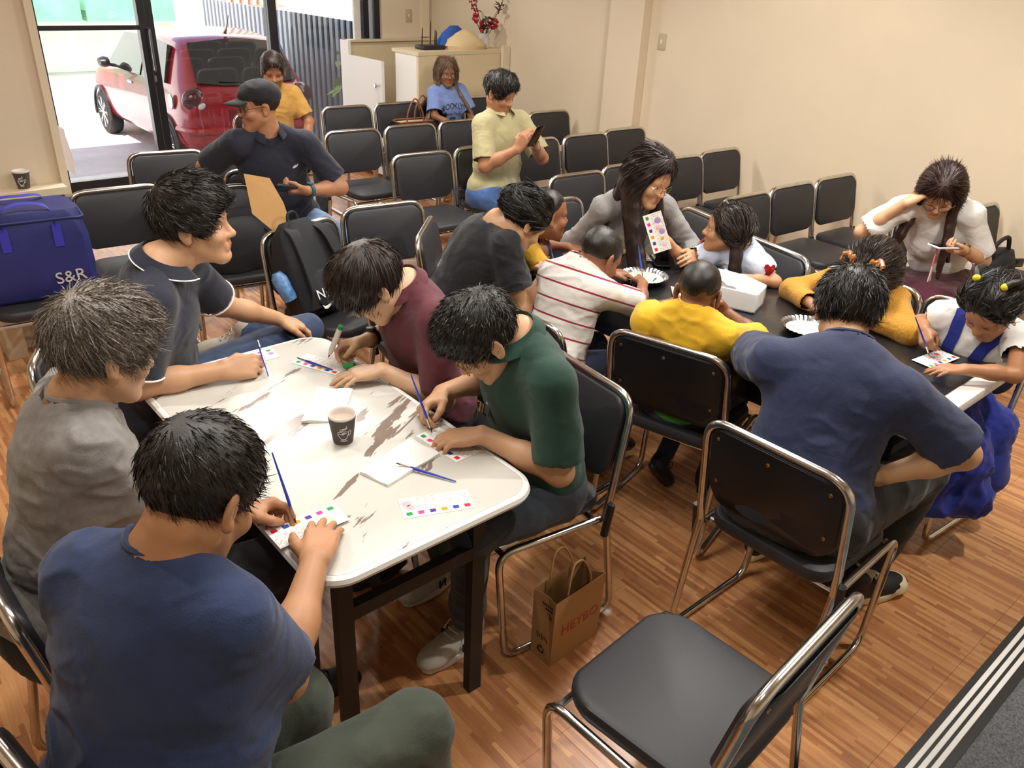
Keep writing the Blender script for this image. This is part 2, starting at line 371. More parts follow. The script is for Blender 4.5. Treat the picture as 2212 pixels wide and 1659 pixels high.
# ---------------------------------------------------------------- chair placement
ROWS = {1: (6.05, 'row in front of the counter'), 2: (5.14, 'second row out from the counter'), 3: (4.28, 'third row out from the counter'), 4: (3.39, 'fourth row out from the counter'), 5: (2.5, 'fifth row out from the counter')}
ORD = {4.9: 'hard against the long wall', 4.43: 'second from the long wall', 3.95: 'third from the long wall', 3.47: 'fourth from the long wall', 2.98: 'fifth from the long wall'}
G = 'black chairs in audience rows'
_rng = random.Random(3)
for r, cols in {1: (4.9, 3.95, 3.47), 2: (4.9, 3.95, 3.47, 2.98), 3: (4.9, 4.43, 3.95, 2.98), 4: (4.9, 4.43, 3.95, 3.47), 5: (4.9, 4.43, 3.95)}.items():
    for x in cols:
        rowchair(x + _rng.uniform(-.005, .005), ROWS[r][0] + _rng.uniform(-.02, .02), ('black chair, %s, %s' % (ORD[x], ROWS[r][1])), -94 + _rng.uniform(-1.5, 1.5), G)
rowchair(4.43, 6.08, 'black chair holding the long-haired person in the blue tee', -93, G)
rowchair(3.465, 4.3, 'black chair under the person in the beige polo shirt', -92, G)
rowchair(2.72, 6.05, 'black chair under the person in the mustard tee before the red car', -92, G)
rowchair(1.95, 4.4, 'black chair under the person in the black cap', -95, G)
rowchair(1.65, 5.06, 'empty black chair standing before the glass door behind the person in cap', -101, G)
rowchair(2.12, 5.05, 'black chair mostly hidden behind the shoulder of the person in cap', -95, G)
rowchair(1.14, 4.35, 'empty black chair between the blue cooler bag and the glass door', -94, G)
rowchair(.66, 4.22, 'black chair under the blue cooler bag', -95, G)
rowchair(1.55, 4.13, 'black chair the person in cap hangs an arm over, dark bag on it', -100, G)
rowchair(1.61, 3.3, 'black chair with the black backpack leaning on it', -76, G)
rowchair(2.12, 3.40, 'black chair with the clear marker box on its seat', -98, G)
rowchair(4.43, 1.75, 'black chair under the person in the white blouse', -100, G)
rowchair(4.96, 1.64, 'black chair with the small black shoulder bag against the wall', -95, G)
# around the covered table
rowchair(3.27, .95, 'black chair under the child in the blue pinafore', 176); rowchair(3.26, 1.39, 'black chair under the child in the mustard jumper', 178)
rowchair(3.27, 1.87, 'black chair behind the child in the puff-sleeved dress', 168); rowchair(3.42, 2.36, 'black chair between the child in puff sleeves and the person in the grey cardigan', 165)
rowchair(2.90, 3.02, 'black chair under the person in the grey cardigan', -100)
rowchair(2.0, 1.46, 'black chair seen from behind with the child in plain yellow on it', 14)
rowchair(1.72, .865, 'black chair seen from behind under the person in navy tee and black trousers', 1)
rowchair(1.77, 1.96, 'black chair under the child in striped shirt', 3); rowchair(1.54, 2.54, 'black chair under the person in the black dress', -12); rowchair(2.08, 2.98, 'black chair under the child with the dark collar', -45)
# around the marble table
rowchair(1.65, 1.49, 'black chair under the person in the green polo shirt', 174); rowchair(1.64, 1.97, 'black chair under the person in the maroon polo shirt', 176)
rowchair(.0, .99, 'black chair under the person in navy tee and green trousers', 12); rowchair(.04, 1.60, 'black chair under the grey-haired person', 2); rowchair(.40, 2.62, 'black chair under the person in the dark polo with white trim', -25)
rowchair(1.19, .432, 'empty black chair standing by the ribbed edge of the platform', 94)

# ---------------------------------------------------------------- tables
T1 = tag(empty('folding_table', (.867, 1.748, 0)), 'white marble-patterned folding table with black steel legs', 'table')
MB().slab(rrect(.595, 1.125, .075, 8), .717, .745, .007).build('table_top', MATS['marble'], T1)
ring = rrect(.601, 1.131, .078, 8)
MB().tube([(x, y, .7305) for x, y in ring], .0135, 8, closed=True).build('edge_band', MATS['table_edge'], T1)
def table_legs(T, xs, ys, w=.021, zt=.717):
    for y in ys:
        for x in xs: MB().box((x-w, y-w*.7, 0), (x+w, y+w*.7, zt)).build('leg', MATS['black_steel'], T, smooth=False)
        MB().box((xs[0], y-.014, .5), (xs[1], y+.014, .54)).build('stretcher', MATS['black_steel'], T, smooth=False)
        s = 1 if y < 0 else -1
        for x in (xs[0]*.45, xs[1]*.45):
            MB().box((x-.013, -.006, 0), (x+.013, .006, .36), Matrix.Translation((0, y, .51)) @ Matrix.Rotation(-s*.9, 4, 'X')).build('brace', MATS['black_steel'], T, smooth=False)
    MB().box((xs[0]+.03, ys[0], .69), (xs[0]+.055, ys[1], .717)).build('rail', MATS['black_steel'], T, smooth=False); MB().box((xs[1]-.055, ys[0], .69), (xs[1]-.03, ys[1], .717)).build('rail', MATS['black_steel'], T, smooth=False)
table_legs(T1, (-.2, .2), (-.45, .45))
T2 = tag(empty('long_table', (2.625, 1.56, 0)), 'long white-edged table under black plastic film', 'table')
MB().slab(rrect(.75, 1.7, .012, 3), .70, .738, .004).build('table_top', MATS['table_edge'], T2)
table_legs(T2, (-.3, .3), (-.7, .7), zt=.7)
mat('film_black', '#191b1e', .3, bump=.5, bscale=14, coat=.3, stretch=(1, 2.5, 1))
xs = np.linspace(-.40, .40, 40); ys = np.linspace(-.79, .87, 84); V = []; F = []
rg = np.random.RandomState(2); fx = rg.uniform(-40, 40, (9, 2)); ph = rg.uniform(0, 6, 9)
for j, y in enumerate(ys):
    for i, x in enumerate(xs):
        e = max(0, abs(x) - .376); z = .7405 + .0016*sum(math.sin(fx[k, 0]*x + fx[k, 1]*y*.5 + ph[k]) for k in range(9))/3
        ey = max(0, y - .85)
        V.append((x - math.copysign(e*.9, x), y - ey*.8, max(z, .7392) - e*6 - ey*5)); 
F = [(j*40+i, j*40+i+1, (j+1)*40+i+1, (j+1)*40+i) for j in range(83) for i in range(39)]
cl = mesh_obj('plastic_cover', V, F, MATS['film_black']); cl.location = (2.625, 1.56, 0); tag(cl, 'creased black plastic film spread over the long table', 'table cover')

# ---------------------------------------------------------------- things on the tables
TZ = .7455
SW = ['sw_green', 'sw_pink', 'sw_purple', 'sw_orange', 'sw_blue', 'sw_red']
def sketch_mat():
    m = mat('sketch', '#f3f1ec', .75); N, L, B = nodes_of(m); tc = N.new('ShaderNodeTexCoord')
    def lines(sc, thr, det):
        n = N.new('ShaderNodeTexNoise'); n.inputs['Scale'].default_value = sc; n.inputs['Detail'].default_value = det; L.new(tc.outputs['Object'], n.inputs['Vector'])
        cr = N.new('ShaderNodeValToRGB'); E = cr.color_ramp.elements; E[0].position = .5-thr; E[0].color = (0,0,0,1); E[1].position = .5; E[1].color = (1,1,1,1); e = E.new(.5+thr); e.color = (0,0,0,1); L.new(n.outputs['Fac'], cr.inputs[0]); return cr.outputs[0]
    a = lines(75, .028, 2); b = lines(140, .03, 1); mx = N.new('ShaderNodeMath'); mx.operation = 'MAXIMUM'; L.new(a, mx.inputs[0]); L.new(b, mx.inputs[1])
    mi = N.new('ShaderNodeMix'); mi.data_type = 'RGBA'; mi.inputs[6].default_value = (*srgb('#f3f1ec'), 1); mi.inputs[7].default_value = (*srgb('#a7a49c'), 1); L.new(mx.outputs[0], mi.inputs[0]); L.new(mi.outputs[2], B.inputs['Base Color'])
sketch_mat()
def card(center, right, up, label, w=.172, h=.078, flip=False, blobs=()):
    # right: along the swatches (green first), up: from swatches to drawing
    t = empty('painting_card'); t.matrix_world = frame_matrix(center, right, up); tag(t, label, 'card')
    MB().box((-w/2, -h/2, 0), (w/2, h/2, .0006)).build('paper', MATS['paper'], t, smooth=False)
    MB().box((-w/2+.002, -h/2+.03, .0006), (w/2-.002, h/2-.002, .0009)).build('drawing', MATS['sketch'], t, smooth=False)
    for k, s in enumerate(SW):
        x = -w/2 + w*(k+.55)/6.1
        MB().slab(rrect(.0145, .0125, .002, 2, x, -h/2+.015), .0006, .0012, .0002).build('paint_swatch', MATS[s], t)
    for (x, y, r, s) in blobs:
        MB().lathe([(r, .0009), (r*.9, .0013)], 9, (x, y, 0)).build('paint_blob', MATS[s], t)
    return t
for k, c in dict(b_pink='#f0b9c2', b_purple='#a98fc4', b_lime='#c9dcae').items(): mat(k, c, .8)
def v2(a, b): return (b[0]-a[0], b[1]-a[1], 0)
card((.920, 1.273, TZ), v2((.82, 1.27), (.99, 1.2)), (.07, .17, 0), 'painting card lying free on the marble table with two pink petals painted', blobs=[(-.07, .015, .012, 'b_pink'), (-.063, 0, .011, 'b_pink')])
card((.635, 1.375, TZ+.007), v2((.72, 1.36), (.545, 1.36)), (-.02, -.09, .0), 'painting card under the hand of the person in navy tee', blobs=[(-.05, .01, .008, 'b_lime')])
card((1.10, 1.475, TZ), v2((1.05, 1.57), (1.06, 1.40)), (.16, .01, 0), 'painting card under the hands of the person in green polo')
card((.90, 2.26, TZ), v2((.99, 2.29), (.81, 2.3)), (-.02, -.1, 0), 'painting card by the brush hand of the person in dark polo', blobs=[(-.07, .0, .009, 'b_purple')])
card((1.062, 2.095, TZ), v2((1.0, 2.16), (1.07, 2.0)), (.09, .04, 0), 'painting card under a resting brush before the person in maroon')
card((2.775, 2.26, TZ), v2((2.76, 2.2), (2.86, 2.34)), (-.1, .07, 0), 'painting card on the black film before the smiling person in grey cardigan', blobs=[(-.05, .02, .012, 'b_lime')])
card((2.80, .91, TZ), v2((2.72, .9), (2.9, .88)), (.01, .08, 0), 'painting card under the hand of the child in blue pinafore', blobs=[(.04, .02, .010, 'sw_red'), (0, .012, .01, 'b_purple')])
card((2.635, 2.065, .925), (.045, -.05, -.16), (.62, -.62, .16), 'painting card held upright by the child in puff sleeves', blobs=[(-.05, .015, .014, 'b_purple'), (-.02, .01, .012, 'b_pink'), (.0, .02, .013, 'b_purple'), (.03, .014, .008, 'sw_orange'), (.06, .015, .01, 'b_pink')])
card((2.83, 1.27, TZ), (0, 1, 0), (1, 0, 0), 'painting card in front of the child in mustard jumper')
card((2.24, 2.24, TZ+.002), (0, 1, 0), (1, 0, 0), 'painting card before the person in the black dress')
def napkin(corners, label, z=TZ):
    C4 = [np.array(c, float) for c in corners]; V = []; n = 12; rg = np.random.RandomState(len(label))
    for lay in (0, 1):
        for j in range(n+1):
            for i in range(n+1):
                u, v = i/n, j/n; p = (C4[0]*(1-u)*(1-v) + C4[1]*u*(1-v) + C4[2]*u*v + C4[3]*(1-u)*v)
                V.append((p[0], p[1], z + (.0065 + .0025*math.sin(7*u+2*v) + .0015*math.sin(11*v+3*u) if lay else .0003)))
    q = (n+1)**2; F = [(a+j*(n+1)+i, a+j*(n+1)+i+1, a+(j+1)*(n+1)+i+1, a+(j+1)*(n+1)+i) for a in (0, q) for j in range(n) for i in range(n)]
    bd = [i for i in range(n+1)] + [(j)*(n+1)+n for j in range(1, n+1)] + [n*(n+1)+i for i in range(n-1, -1, -1)] + [j*(n+1) for j in range(n-1, 0, -1)]
    F += [(bd[k], bd[(k+1) % len(bd)], bd[(k+1) % len(bd)]+q, bd[k]+q) for k in range(len(bd))]
    return tag(mesh_obj('paper_napkin', V, F, MATS['tissue']), label, 'napkin')
napkin([(.84, 1.80), (.93, 1.74), (1.05, 1.88), (.975, 1.955)], 'folded white paper napkin beside the paper cup')
napkin([(.84, 1.49), (.865, 1.40), (1.05, 1.44), (1.035, 1.55)], 'white paper napkin with a brush lying across it')
napkin([(2.46, 1.80), (2.52, 1.72), (2.62, 1.80), (2.56, 1.90)], 'white paper napkin on the black film near the tissue pack')
def brush(tip, end, label):
    tip = np.array(tip, float); end = np.array(end, float); d = end - tip
    t = empty('paint_brush', tuple(tip)); tag(t, label, 'brush'); P = lambda k: tuple(d*k)
    MB().tube([P(0), P(.04), P(.09)], [.0006, .0018, .0022], 8).build('bristles', MATS['bristle'], t)
    MB().tube([P(.085), P(.26)], [.0024, .0030], 8).build('ferrule', MATS['ferrule'], t)
    MB().tube([P(.25), P(.34), P(.5), P(1)], [.0032, .0040, .0034, .0018], 8).build('handle', MATS['brush_blue'], t)
    return t
brush((.93, 1.465, TZ+.0115), (1.01, 1.315, TZ+.004), 'blue paint brush lying half on the napkin')
brush((1.02, 2.175, TZ+.004), (1.068, 2.03, TZ+.005), 'blue paint brush lying on the card before the person in maroon')
brush((.614, 1.388, .757), (.612, 1.475, .905), 'blue paint brush in the hand of the person in navy tee')
brush((1.095, 1.535, .752), (1.085, 1.62, .90), 'blue paint brush in the hand of the person in green polo')
brush((.905, 2.20, .842), (.883, 2.09, .758), 'blue paint brush in the hand of the person in dark polo')
brush((2.79, .93, .752), (2.71, .985, .90), 'blue paint brush in the hand of the child in blue pinafore')
brush((2.76, 2.30, .753), (2.60, 2.35, .87), 'blue paint brush in the hand of the person in grey cardigan')
brush((2.52, 2.02, .765), (2.60, 2.13, .86), 'blue paint brush standing in the foil plate, handle leaning towards the person in cardigan')
brush((2.26, 2.27, .755), (2.19, 2.22, .85), 'blue paint brush in the hand of the person in black dress')
brush((2.55, 1.97, .77), (2.44, 1.90, .80), 'blue paint brush in the hand of the child in stripes')
brush((2.45, 1.62, .752), (2.40, 1.55, .86), 'blue paint brush in the hand of the child in plain yellow')
brush((2.30, 2.33, .78), (2.28, 2.38, .93), 'blue paint brush in the hand of the child with dark collar')
# marker held by the person in maroon
t = tag(empty('marker_pen', (1.095, 2.105, .757)), 'white marker pen with green end held by the person in maroon', 'marker'); dv = np.array((.032, -.036, .115))
MB().tube([dv*0, dv*.12], [.0015, .0035], 8).build('nib', MATS['print_black'], t); MB().tube([dv*.1, dv*.25, dv*.9], [.0055, .009, .009], 12).build('barrel', MATS['print_white'], t); MB().tube([dv*.9, dv*1.0], .0088, 12).build('end_plug', MATS['sw_green'], t)
tag(MB().tube([(1.105, 2.02, .757), (1.12, 1.985, .768)], .009, 12).build('pen_lid', MATS['sw_green']), 'green marker cap pinched in the fingers of the person in maroon', 'cap')
# paper cups
mat('cup_brown', '#4d433c', .6); mat('cup_white', '#ebe8e2', .6); mat('coffee', '#c9b3a0', .2)
def cup(x, y, z, label, az):
    t = tag(empty('paper_cup', (x, y, z)), label, 'cup')
    MB().lathe([(.024, .002), (.0255, 0), (.036, .082), (.0365, .084), (.0375, .086), (.0365, .088), (.0345, .086), (.0338, .08), (.024, .004)], 32).build('wall', MATS['cup_white'], t)
    MB().lathe([(.0262, .003), (.0366, .0795), (.0362, .0797), (.0258, .0032)], 32).build('printed_sleeve', MATS['cup_brown'], t)
    MB().lathe([(.001, .070), (.0325, .070)], 28).build('drink', MATS['coffee'], t)
    def surf(u, v): # u arc metres, v height
        r = .0264 + (v-.003)*.1359 + .0006; a = az + u/r; return (r*math.cos(a), r*math.sin(a), v)
    lg = MB()
    def stroke(pts, w=.0008): lg.tube([surf(u, v) for u, v in spline(pts, 5)], w, 5)
    stroke([(-.015, .046), (-.013, .036), (-.007, .027), (0, .024), (.007, .027), (.012, .036), (.0135, .046)]); stroke([(-.015, .046), (-.006, .050), (.004, .049), (.0135, .046)]); stroke([(-.012, .043), (-.003, .040), (.008, .044)])
    stroke([(.013, .046), (.019, .050), (.021, .043), (.017, .036), (.012, .036)]); stroke([(-.009, .020), (0, .017), (.009, .020)]); stroke([(-.006, .023), (0, .0215), (.006, .023)])
    stroke([(-.006, .047), (-.009, .055), (-.002, .058), (.006, .060), (.009, .067)]); stroke([(-.001, .049), (-.004, .054), (.005, .056), (.011, .061)]); stroke([(-.004, .044), (.002, .0455), (.005, .043), (0, .0415), (-.004, .044)])
    lg.build('cup_logo', MATS['print_white'], t)
cup(.885, 1.650, TZ, 'brown paper coffee cup half full on the marble table', math.atan2(-1.65, -.885)+.05)
cup(.755, 4.425, .836, 'brown paper coffee cup on the wall ledge', math.atan2(-4.4, -.755)-.2)
# foil plates, tissue pack, phone on table two
mat('foil', '#c8c9cc', .25, metal=1); mat('water', '#cfd6c4', .1, coat=.5)
def foil(x, y, r, label):
    t = tag(empty('foil_plate', (x, y, TZ)), label, 'plate'); n = 72; V = []; 
    for k in range(n):
        a = 2*PI*k/n; w = .003*(-1)**k
        for (rr, z) in ((r*.72, .001), (r*.74, .003), (r*.9+w, .021), (r+w, .026)): V.append((rr*math.cos(a), rr*math.sin(a), z))
    F = [(k*4+i, ((k+1) % n)*4+i, ((k+1) % n)*4+i+1, k*4+i+1) for k in range(n) for i in range(3)] + [tuple(k*4 for k in range(n))[::-1]]
    mesh_obj('dish', V, F, MATS['foil'], t, smooth=False); MB().lathe([(.001, .012), (r*.8, .012)], 32).build('rinse_water', MATS['water'], t)
    MB().lathe([(r*.7, 0), (r*.92, .018), (r*.94, .018), (r*.72, 0)], 40).build('black_tray', MATS['black_plastic'], t)
foil(2.53, 2.02, .10, 'fluted foil plate of rinse water with brushes in it'); foil(2.63, 1.31, .10, 'fluted foil plate behind the shoulder of the person in navy tee')
t = tag(empty('tissue_pack', (2.64, 1.66, TZ), math.radians(-72)), 'opened pack of white paper napkins in clear film', 'tissue pack')
for k in range(14): MB().slab(rrect(.225, .125, .006, 2), .002+k*.0052, .0066+k*.0052, .0012).build('napkin_layer', MATS['tissue'], t)
V = []; 
for (w, h, z) in ((.232, .132, .0), (.236, .136, .04), (.232, .13, .078), (.15, .1, .105), (.09, .06, .1)):
    for k, (x, y) in enumerate(rrect(w, h, .01, 3)): V.append((x-(.05 if z > .09 else 0), y, z + .004*math.sin(k*2.1+z*60)))
n = 16; F = [(i*n+k, i*n+(k+1) % n, (i+1)*n+(k+1) % n, (i+1)*n+k) for i in range(4) for k in range(n)]
mesh_obj('film_wrap', V, F, MATS['film'], t)
V = []; n = 9
for j in range(n):
    for i in range(n): u = i/(n-1)-.5; v = j/(n-1)-.5; V.append((-.045+u*.14, v*.11, .076 + .05*math.exp(-((u)*3.2)**2)*(1-abs(v)) + .006*math.sin(u*14+v*9)))
mesh_obj('pulled_napkin', V, [(j*n+i, j*n+i+1, (j+1)*n+i+1, (j+1)*n+i) for j in range(n-1) for i in range(n-1)], MATS['tissue'], t)
def phone(M, label, w=.074, l=.155, c='glossy_black'):
    t = empty('mobile_phone'); t.matrix_world = M; tag(t, label, 'phone')
    MB().slab(rrect(w, l, .011, 5), 0, .0085, .0025).build('case', MATS['black_plastic'] if c == 'glossy_black' else MATS[c], t); MB().slab(rrect(w-.006, l-.006, .009, 5), .0084, .009, .0002).build('screen', MATS['glossy_black'], t)
    return t
phone(frame_matrix((2.78, 2.14, TZ+.001), (.77, -.64, 0), (.5, .6, 0)), 'black mobile phone lying on the black film', l=.15)

# ---------------------------------------------------------------- counter in the corner
CT = tag(empty('corner_counter', (4.7, 6.3, 0)), 'cream laminate corner counter with open white door', 'counter')
def cbox(a, b, nm, m='laminate'): return MB().box([a[i]-(4.7, 6.3, 0)[i] for i in range(3)], [b[i]-(4.7, 6.3, 0)[i] for i in range(3)]).build(nm, MATS[m], CT, smooth=False)
cbox((4.24, 6.14, 0), (5.245, 6.17, 1.16), 'front_panel'); cbox((4.24, 6.17, 0), (4.265, 6.5, 1.16), 'side_panel', 'white_panel'); cbox((4.235, 6.135, 1.16), (5.248, 6.55, 1.19), 'worktop')
cbox((4.19, 7.28, 0), (5.248, 7.345, 1.17), 'rear_panel'); cbox((4.18, 7.26, 1.17), (5.248, 7.345, 1.19), 'rear_cap'); cbox((4.17, 7.2, 0), (4.2, 7.345, 1.19), 'end_post', 'white_panel')
cbox((5.165, 6.1, 0), (5.245, 6.135, 1.22), 'wall_strip', 'trim')
dr = MB().box((0, -.014, .05), (.60, .014, 1.07)).build('door', MATS['white_panel'], CT, smooth=False); dr.location = (4.17-4.7, 7.2-6.3, 0); dr.rotation_euler = (0, 0, math.atan2(-.82, .0))
MB().lathe([(.008, 0), (.008, .025), (.02, .03), (.022, .042), (.014, .05)], 14, M=Matrix.Rotation(PI/2, 3, 'X')).build('knob', MATS['ferrule'], dr).location = (.55, -.014, .86)
# on the counter
t = tag(empty('internet_router', (4.50, 6.33, 1.19)), 'black internet router with upright aerials on the counter', 'router')
MB().slab(rrect(.24, .15, .01, 3), .004, .035, .004).build('housing', MATS['black_plastic'], t)
for (x, h) in ((-.04, .12), (.05, .17), (.10, .1), (.115, .09)): MB().tube([(x, .07, .02), (x+.01, .075, h+.05)], [.006, .004], 8).build('aerial', MATS['black_plastic'], t)
mat('bag_blue', '#2a55a8', .8, bump=.3, bscale=30); mat('bag_beige', '#d3bd93', .8, bump=.3, bscale=30)
def lump(name, prof, m, parent=None, n=26, seed=1, sq=(1, 1)):
    rg = np.random.RandomState(seed); V = []
    for (r, z) in prof:
        for k in range(n):
            a = 2*PI*k/n; q = 1 + .08*math.sin(3*a+seed+z*20) + .05*math.sin(7*a+z*40+seed); V.append((r*q*math.cos(a)*sq[0], r*q*math.sin(a)*sq[1], z))
    F = [(i*n+k, i*n+(k+1) % n, (i+1)*n+(k+1) % n, (i+1)*n+k) for i in range(len(prof)-1) for k in range(n)] + [tuple(range(n))[::-1], tuple((len(prof)-1)*n+k for k in range(n))]
    return mesh_obj(name, V, F, MATS[m], parent)
o = lump('cloth_bag', [(.20, 0), (.215, .03), (.17, .08), (.09, .13), (.03, .16)], 'bag_beige', seed=3, sq=(1.0, .6)); o.location = (4.87, 6.3, 1.19); tag(o, 'slumped beige cloth bag on the counter', 'bag')
o = lump('cloth_wrap', [(.19, 0), (.17, .04), (.12, .12), (.04, .185)], 'bag_blue', seed=5, sq=(1.1, .45)); o.location = (4.83, 6.42, 1.19); tag(o, 'blue cloth bag bunched behind the beige bag on the counter', 'bag')
# vase of artificial berries
t = tag(empty('flower_vase', (5.07, 6.28, 1.19)), 'glass vase of red berries and green leaves on the counter', 'vase')
MB().lathe([(.045, 0), (.055, .02), (.06, .08), (.045, .13), (.042, .13), (.056, .08), (.05, .02), (.04, .006)], 24).build('glass_bowl', mat('vase_glass', '#e4e4e4', .05, alpha=.35), t)
mat('stem', '#4a3424', .7); mat('leaf', '#51604a', .6, var=.2, vscale=40); mat('berry', '#8e1526', .35); mat('petal', '#b3243c', .6)
rg = random.Random(7)
for (dx, dy, h, kind) in ((-.14, .03, .44, 'b'), (-.07, .05, .43, 'b'), (-.03, -.02, .3, 'l'), (.11, -.10, .37, 'l'), (.13, -.12, .44, 'b'), (.05, -.05, .24, 'f'), (-.08, .02, .26, 'f'), (.09, -.05, .22, 'f'), (-.02, .0, .2, 'f'), (.0, -.07, .24, 'l')):
    pts = spline([(0, 0, .05), (dx*.25, dy*.25, h*.45), (dx*.8, dy*.8, h*.8), (dx, dy, h)], 4); s = MB().tube(pts, .0028, 6).build('stem', MATS['stem'], t)
    mb = MB()
    if kind == 'b':
        for k in range(16): p = pts[rg.randrange(7, len(pts))]; c = (p[0]+rg.uniform(-.02, .02), p[1]+rg.uniform(-.02, .02), p[2]+rg.uniform(-.02, .02)); mb.lathe([(.001, -.009), (.007, -.005), (.0085, 0), (.006, .006), (.001, .009)], 7, c)
        mb.build('berries', MATS['berry'], t)
    elif kind == 'l':
        for k in range(7):
            p = pts[rg.randrange(4, len(pts))]; a = rg.uniform(0, 6.28); M = Matrix.Translation((p[0], p[1], p[2])) @ Matrix.Rotation(a, 4, 'Z') @ Matrix.Rotation(rg.uniform(-.9, .2), 4, 'Y'); b = MB()
            b.v = [tuple(M @ Vector(q)) for q in ((0, 0, 0), (.02, .022, .006), (.045, .026, .004), (.07, 0, -.004), (.045, -.026, .004), (.02, -.022, .006), (.035, 0, -.002))]; b.f = [(0, 1, 6), (1, 2, 6), (2, 3, 6), (3, 4, 6), (4, 5, 6), (5, 0, 6)]; b.build('leaf', MATS['leaf'], t)
    else:
        for k in range(14): a = rg.uniform(0, 6.28); r = rg.uniform(.0, .04); c = (pts[-1][0]+r*math.cos(a), pts[-1][1]+r*math.sin(a), pts[-1][2]+rg.uniform(-.05, .03)); mb.lathe([(.001, -.012), (.012, -.006), (.016, .002), (.008, .012)], 7, c)
        mb.build('blossom', MATS['petal'], t)

# ---------------------------------------------------------------- bags
mat('cooler', '#232a6b', .55, bump=.25, bscale=18, var=.12, vscale=8); mat('cooler_strap', '#3434a8', .6, bump=.2, bscale=200); mat('silver_print', '#c4c0bf', .5)
t = tag(empty('cooler_bag', (.655, 3.99, .474), math.radians(-6)), 'large dark blue insulated shopping bag with silver lettering', 'bag')
V = []; n = 40
for (w, d, z, bl) in ((.40, .25, 0, .03), (.44, .29, .02, .03), (.46, .30, .15, .04), (.44, .29, .28, .04), (.42, .27, .36, .05), (.40, .25, .385, .05)):
    for k, (x, y) in enumerate(rrect(w, d, bl, 9)): V.append((x + .006*math.sin(z*30+k), y + .007*math.sin(z*23+k*.7), z + (.02*math.cos(x*7) if z > .3 else 0)))
F = [(i*n+k, i*n+(k+1) % n, (i+1)*n+(k+1) % n, (i+1)*n+k) for i in range(5) for k in range(n)] + [tuple(range(n))[::-1], tuple(5*n+k for k in range(n))]
cb_ = mesh_obj('body', V, F, MATS['cooler'], t)
MB().tube([(x, y, .352 + .02*math.cos(x*7)) for x, y in rrect(.432, .282, .05, 8)], .006, 6, closed=True).build('zip_piping', MATS['cooler'], t)
for (ys_, s) in ((-.145, -1), (.145, 1)):
    b = MB()
    for x0 in (-.1, .1): b.box((x0-.018, ys_+(-.004 if s < 0 else 0), .24), (x0+.018, ys_+(0 if s < 0 else .004), .34))
    pts = spline([(-.1, ys_, .33), (-.085, ys_*.7, .405), (0, ys_*.45, .42), (.085, ys_*.7, .405), (.1, ys_, .33)], 6); V = []
    for p in pts: V += [(p[0], p[1]-.016, p[2]), (p[0], p[1]+.016, p[2]+.004)]
    b.add(V, [(2*k, 2*k+1, 2*k+3, 2*k+2) for k in range(len(pts)-1)]); b.build('handle_strap', MATS['cooler_strap'], t)
put_text('S&R', .075, (.115, -.156, .10), (1, 0, .08), (0, -.06, 1), 'silver_print', t, ext=.002)
mat('backpack', '#15171b', .75, bump=.35, bscale=120); mat('strap', '#1c1e22', .8, bump=.4, bscale=300); mat('bottle_blue', '#5d86b8', .4, var=.4, vscale=40)
t = tag(empty('backpack', (1.585, 3.05, .474), math.radians(14)), 'black backpack with white lettering leaning on a black chair', 'backpack'); TL = Matrix.Rotation(-.42, 4, 'X') 
V = []; n = 40; pr = [(.24, .12, 0, .04), (.29, .17, .03, .05), (.31, .18, .15, .06), (.29, .17, .28, .06), (.23, .13, .37, .06), (.12, .07, .42, .03)]
for (w, d_, z, bl) in pr:
    for k, (x, y) in enumerate(rrect(w, d_, bl, 9)): V.append(tuple(TL @ Vector((x+.005*math.sin(k+z*20), y+.006*math.sin(k*.6+z*31), z))))
F = [(i*n+k, i*n+(k+1) % n, (i+1)*n+(k+1) % n, (i+1)*n+k) for i in range(len(pr)-1) for k in range(n)] + [tuple(range(n))[::-1], tuple((len(pr)-1)*n+k for k in range(n))]
mesh_obj('body', V, F, MATS['backpack'], t)
po = MB().slab(rrect(.23, .16, .04, 6), 0, .045, .02, TL @ frame_matrix((0, -.085, .11), (1, 0, 0), (0, 0, 1))).build('front_pocket', MATS['backpack'], t)
for x in (-.07, .07):
    pts = spline([(x*.6, .02, .41), (x*1.1, -.075, .36), (x*1.3, -.11, .24), (x*1.4, -.115, .1), (x*1.7, -.1, .03)], 6); V = []
    for p in pts: V += [tuple(TL @ Vector((p[0]-.027, p[1], p[2]))), tuple(TL @ Vector((p[0]+.027, p[1], p[2]))), tuple(TL @ Vector((p[0]+.027, p[1]-.012, p[2]))), tuple(TL @ Vector((p[0]-.027, p[1]-.012, p[2])))]
    mesh_obj('shoulder_strap', V, [(4*k+i, 4*k+(i+1) % 4, 4*k+4+(i+1) % 4, 4*k+4+i) for k in range(len(pts)-1) for i in range(4)], MATS['strap'], t)
MB().tube(spline([tuple(TL @ Vector(p)) for p in ((-.03, 0, .4), (-.02, -.01, .45), (.02, -.01, .45), (.03, 0, .4))], 5), .007, 7).build('grab_handle', MATS['strap'], t)
MB().lathe([(.03, 0), (.034, .02), (.034, .1), (.02, .13)], 16, M=(TL @ Matrix.Rotation(-.2, 4, 'Y')).to_3x3(), c=tuple(TL @ Vector((-.165, -.02, .1)))).build('side_bottle', MATS['bottle_blue'], t)
MB().tube([(.1, -.2, .0), (.11, -.24, -.005), (.115, -.245, -.09)], .009, 5).build('hanging_strap', MATS['strap'], t)
tm_ = TL @ frame_matrix((-.05, -.135, .085), (1, 0, 0), (0, 0, 1))
me = text_mesh('NIKE', .06, .001); me.transform(tm_); me.materials.append(MATS['print_white']); ob = bpy.data.objects.new('lettering', me); COL.objects.link(ob); ob.parent = t
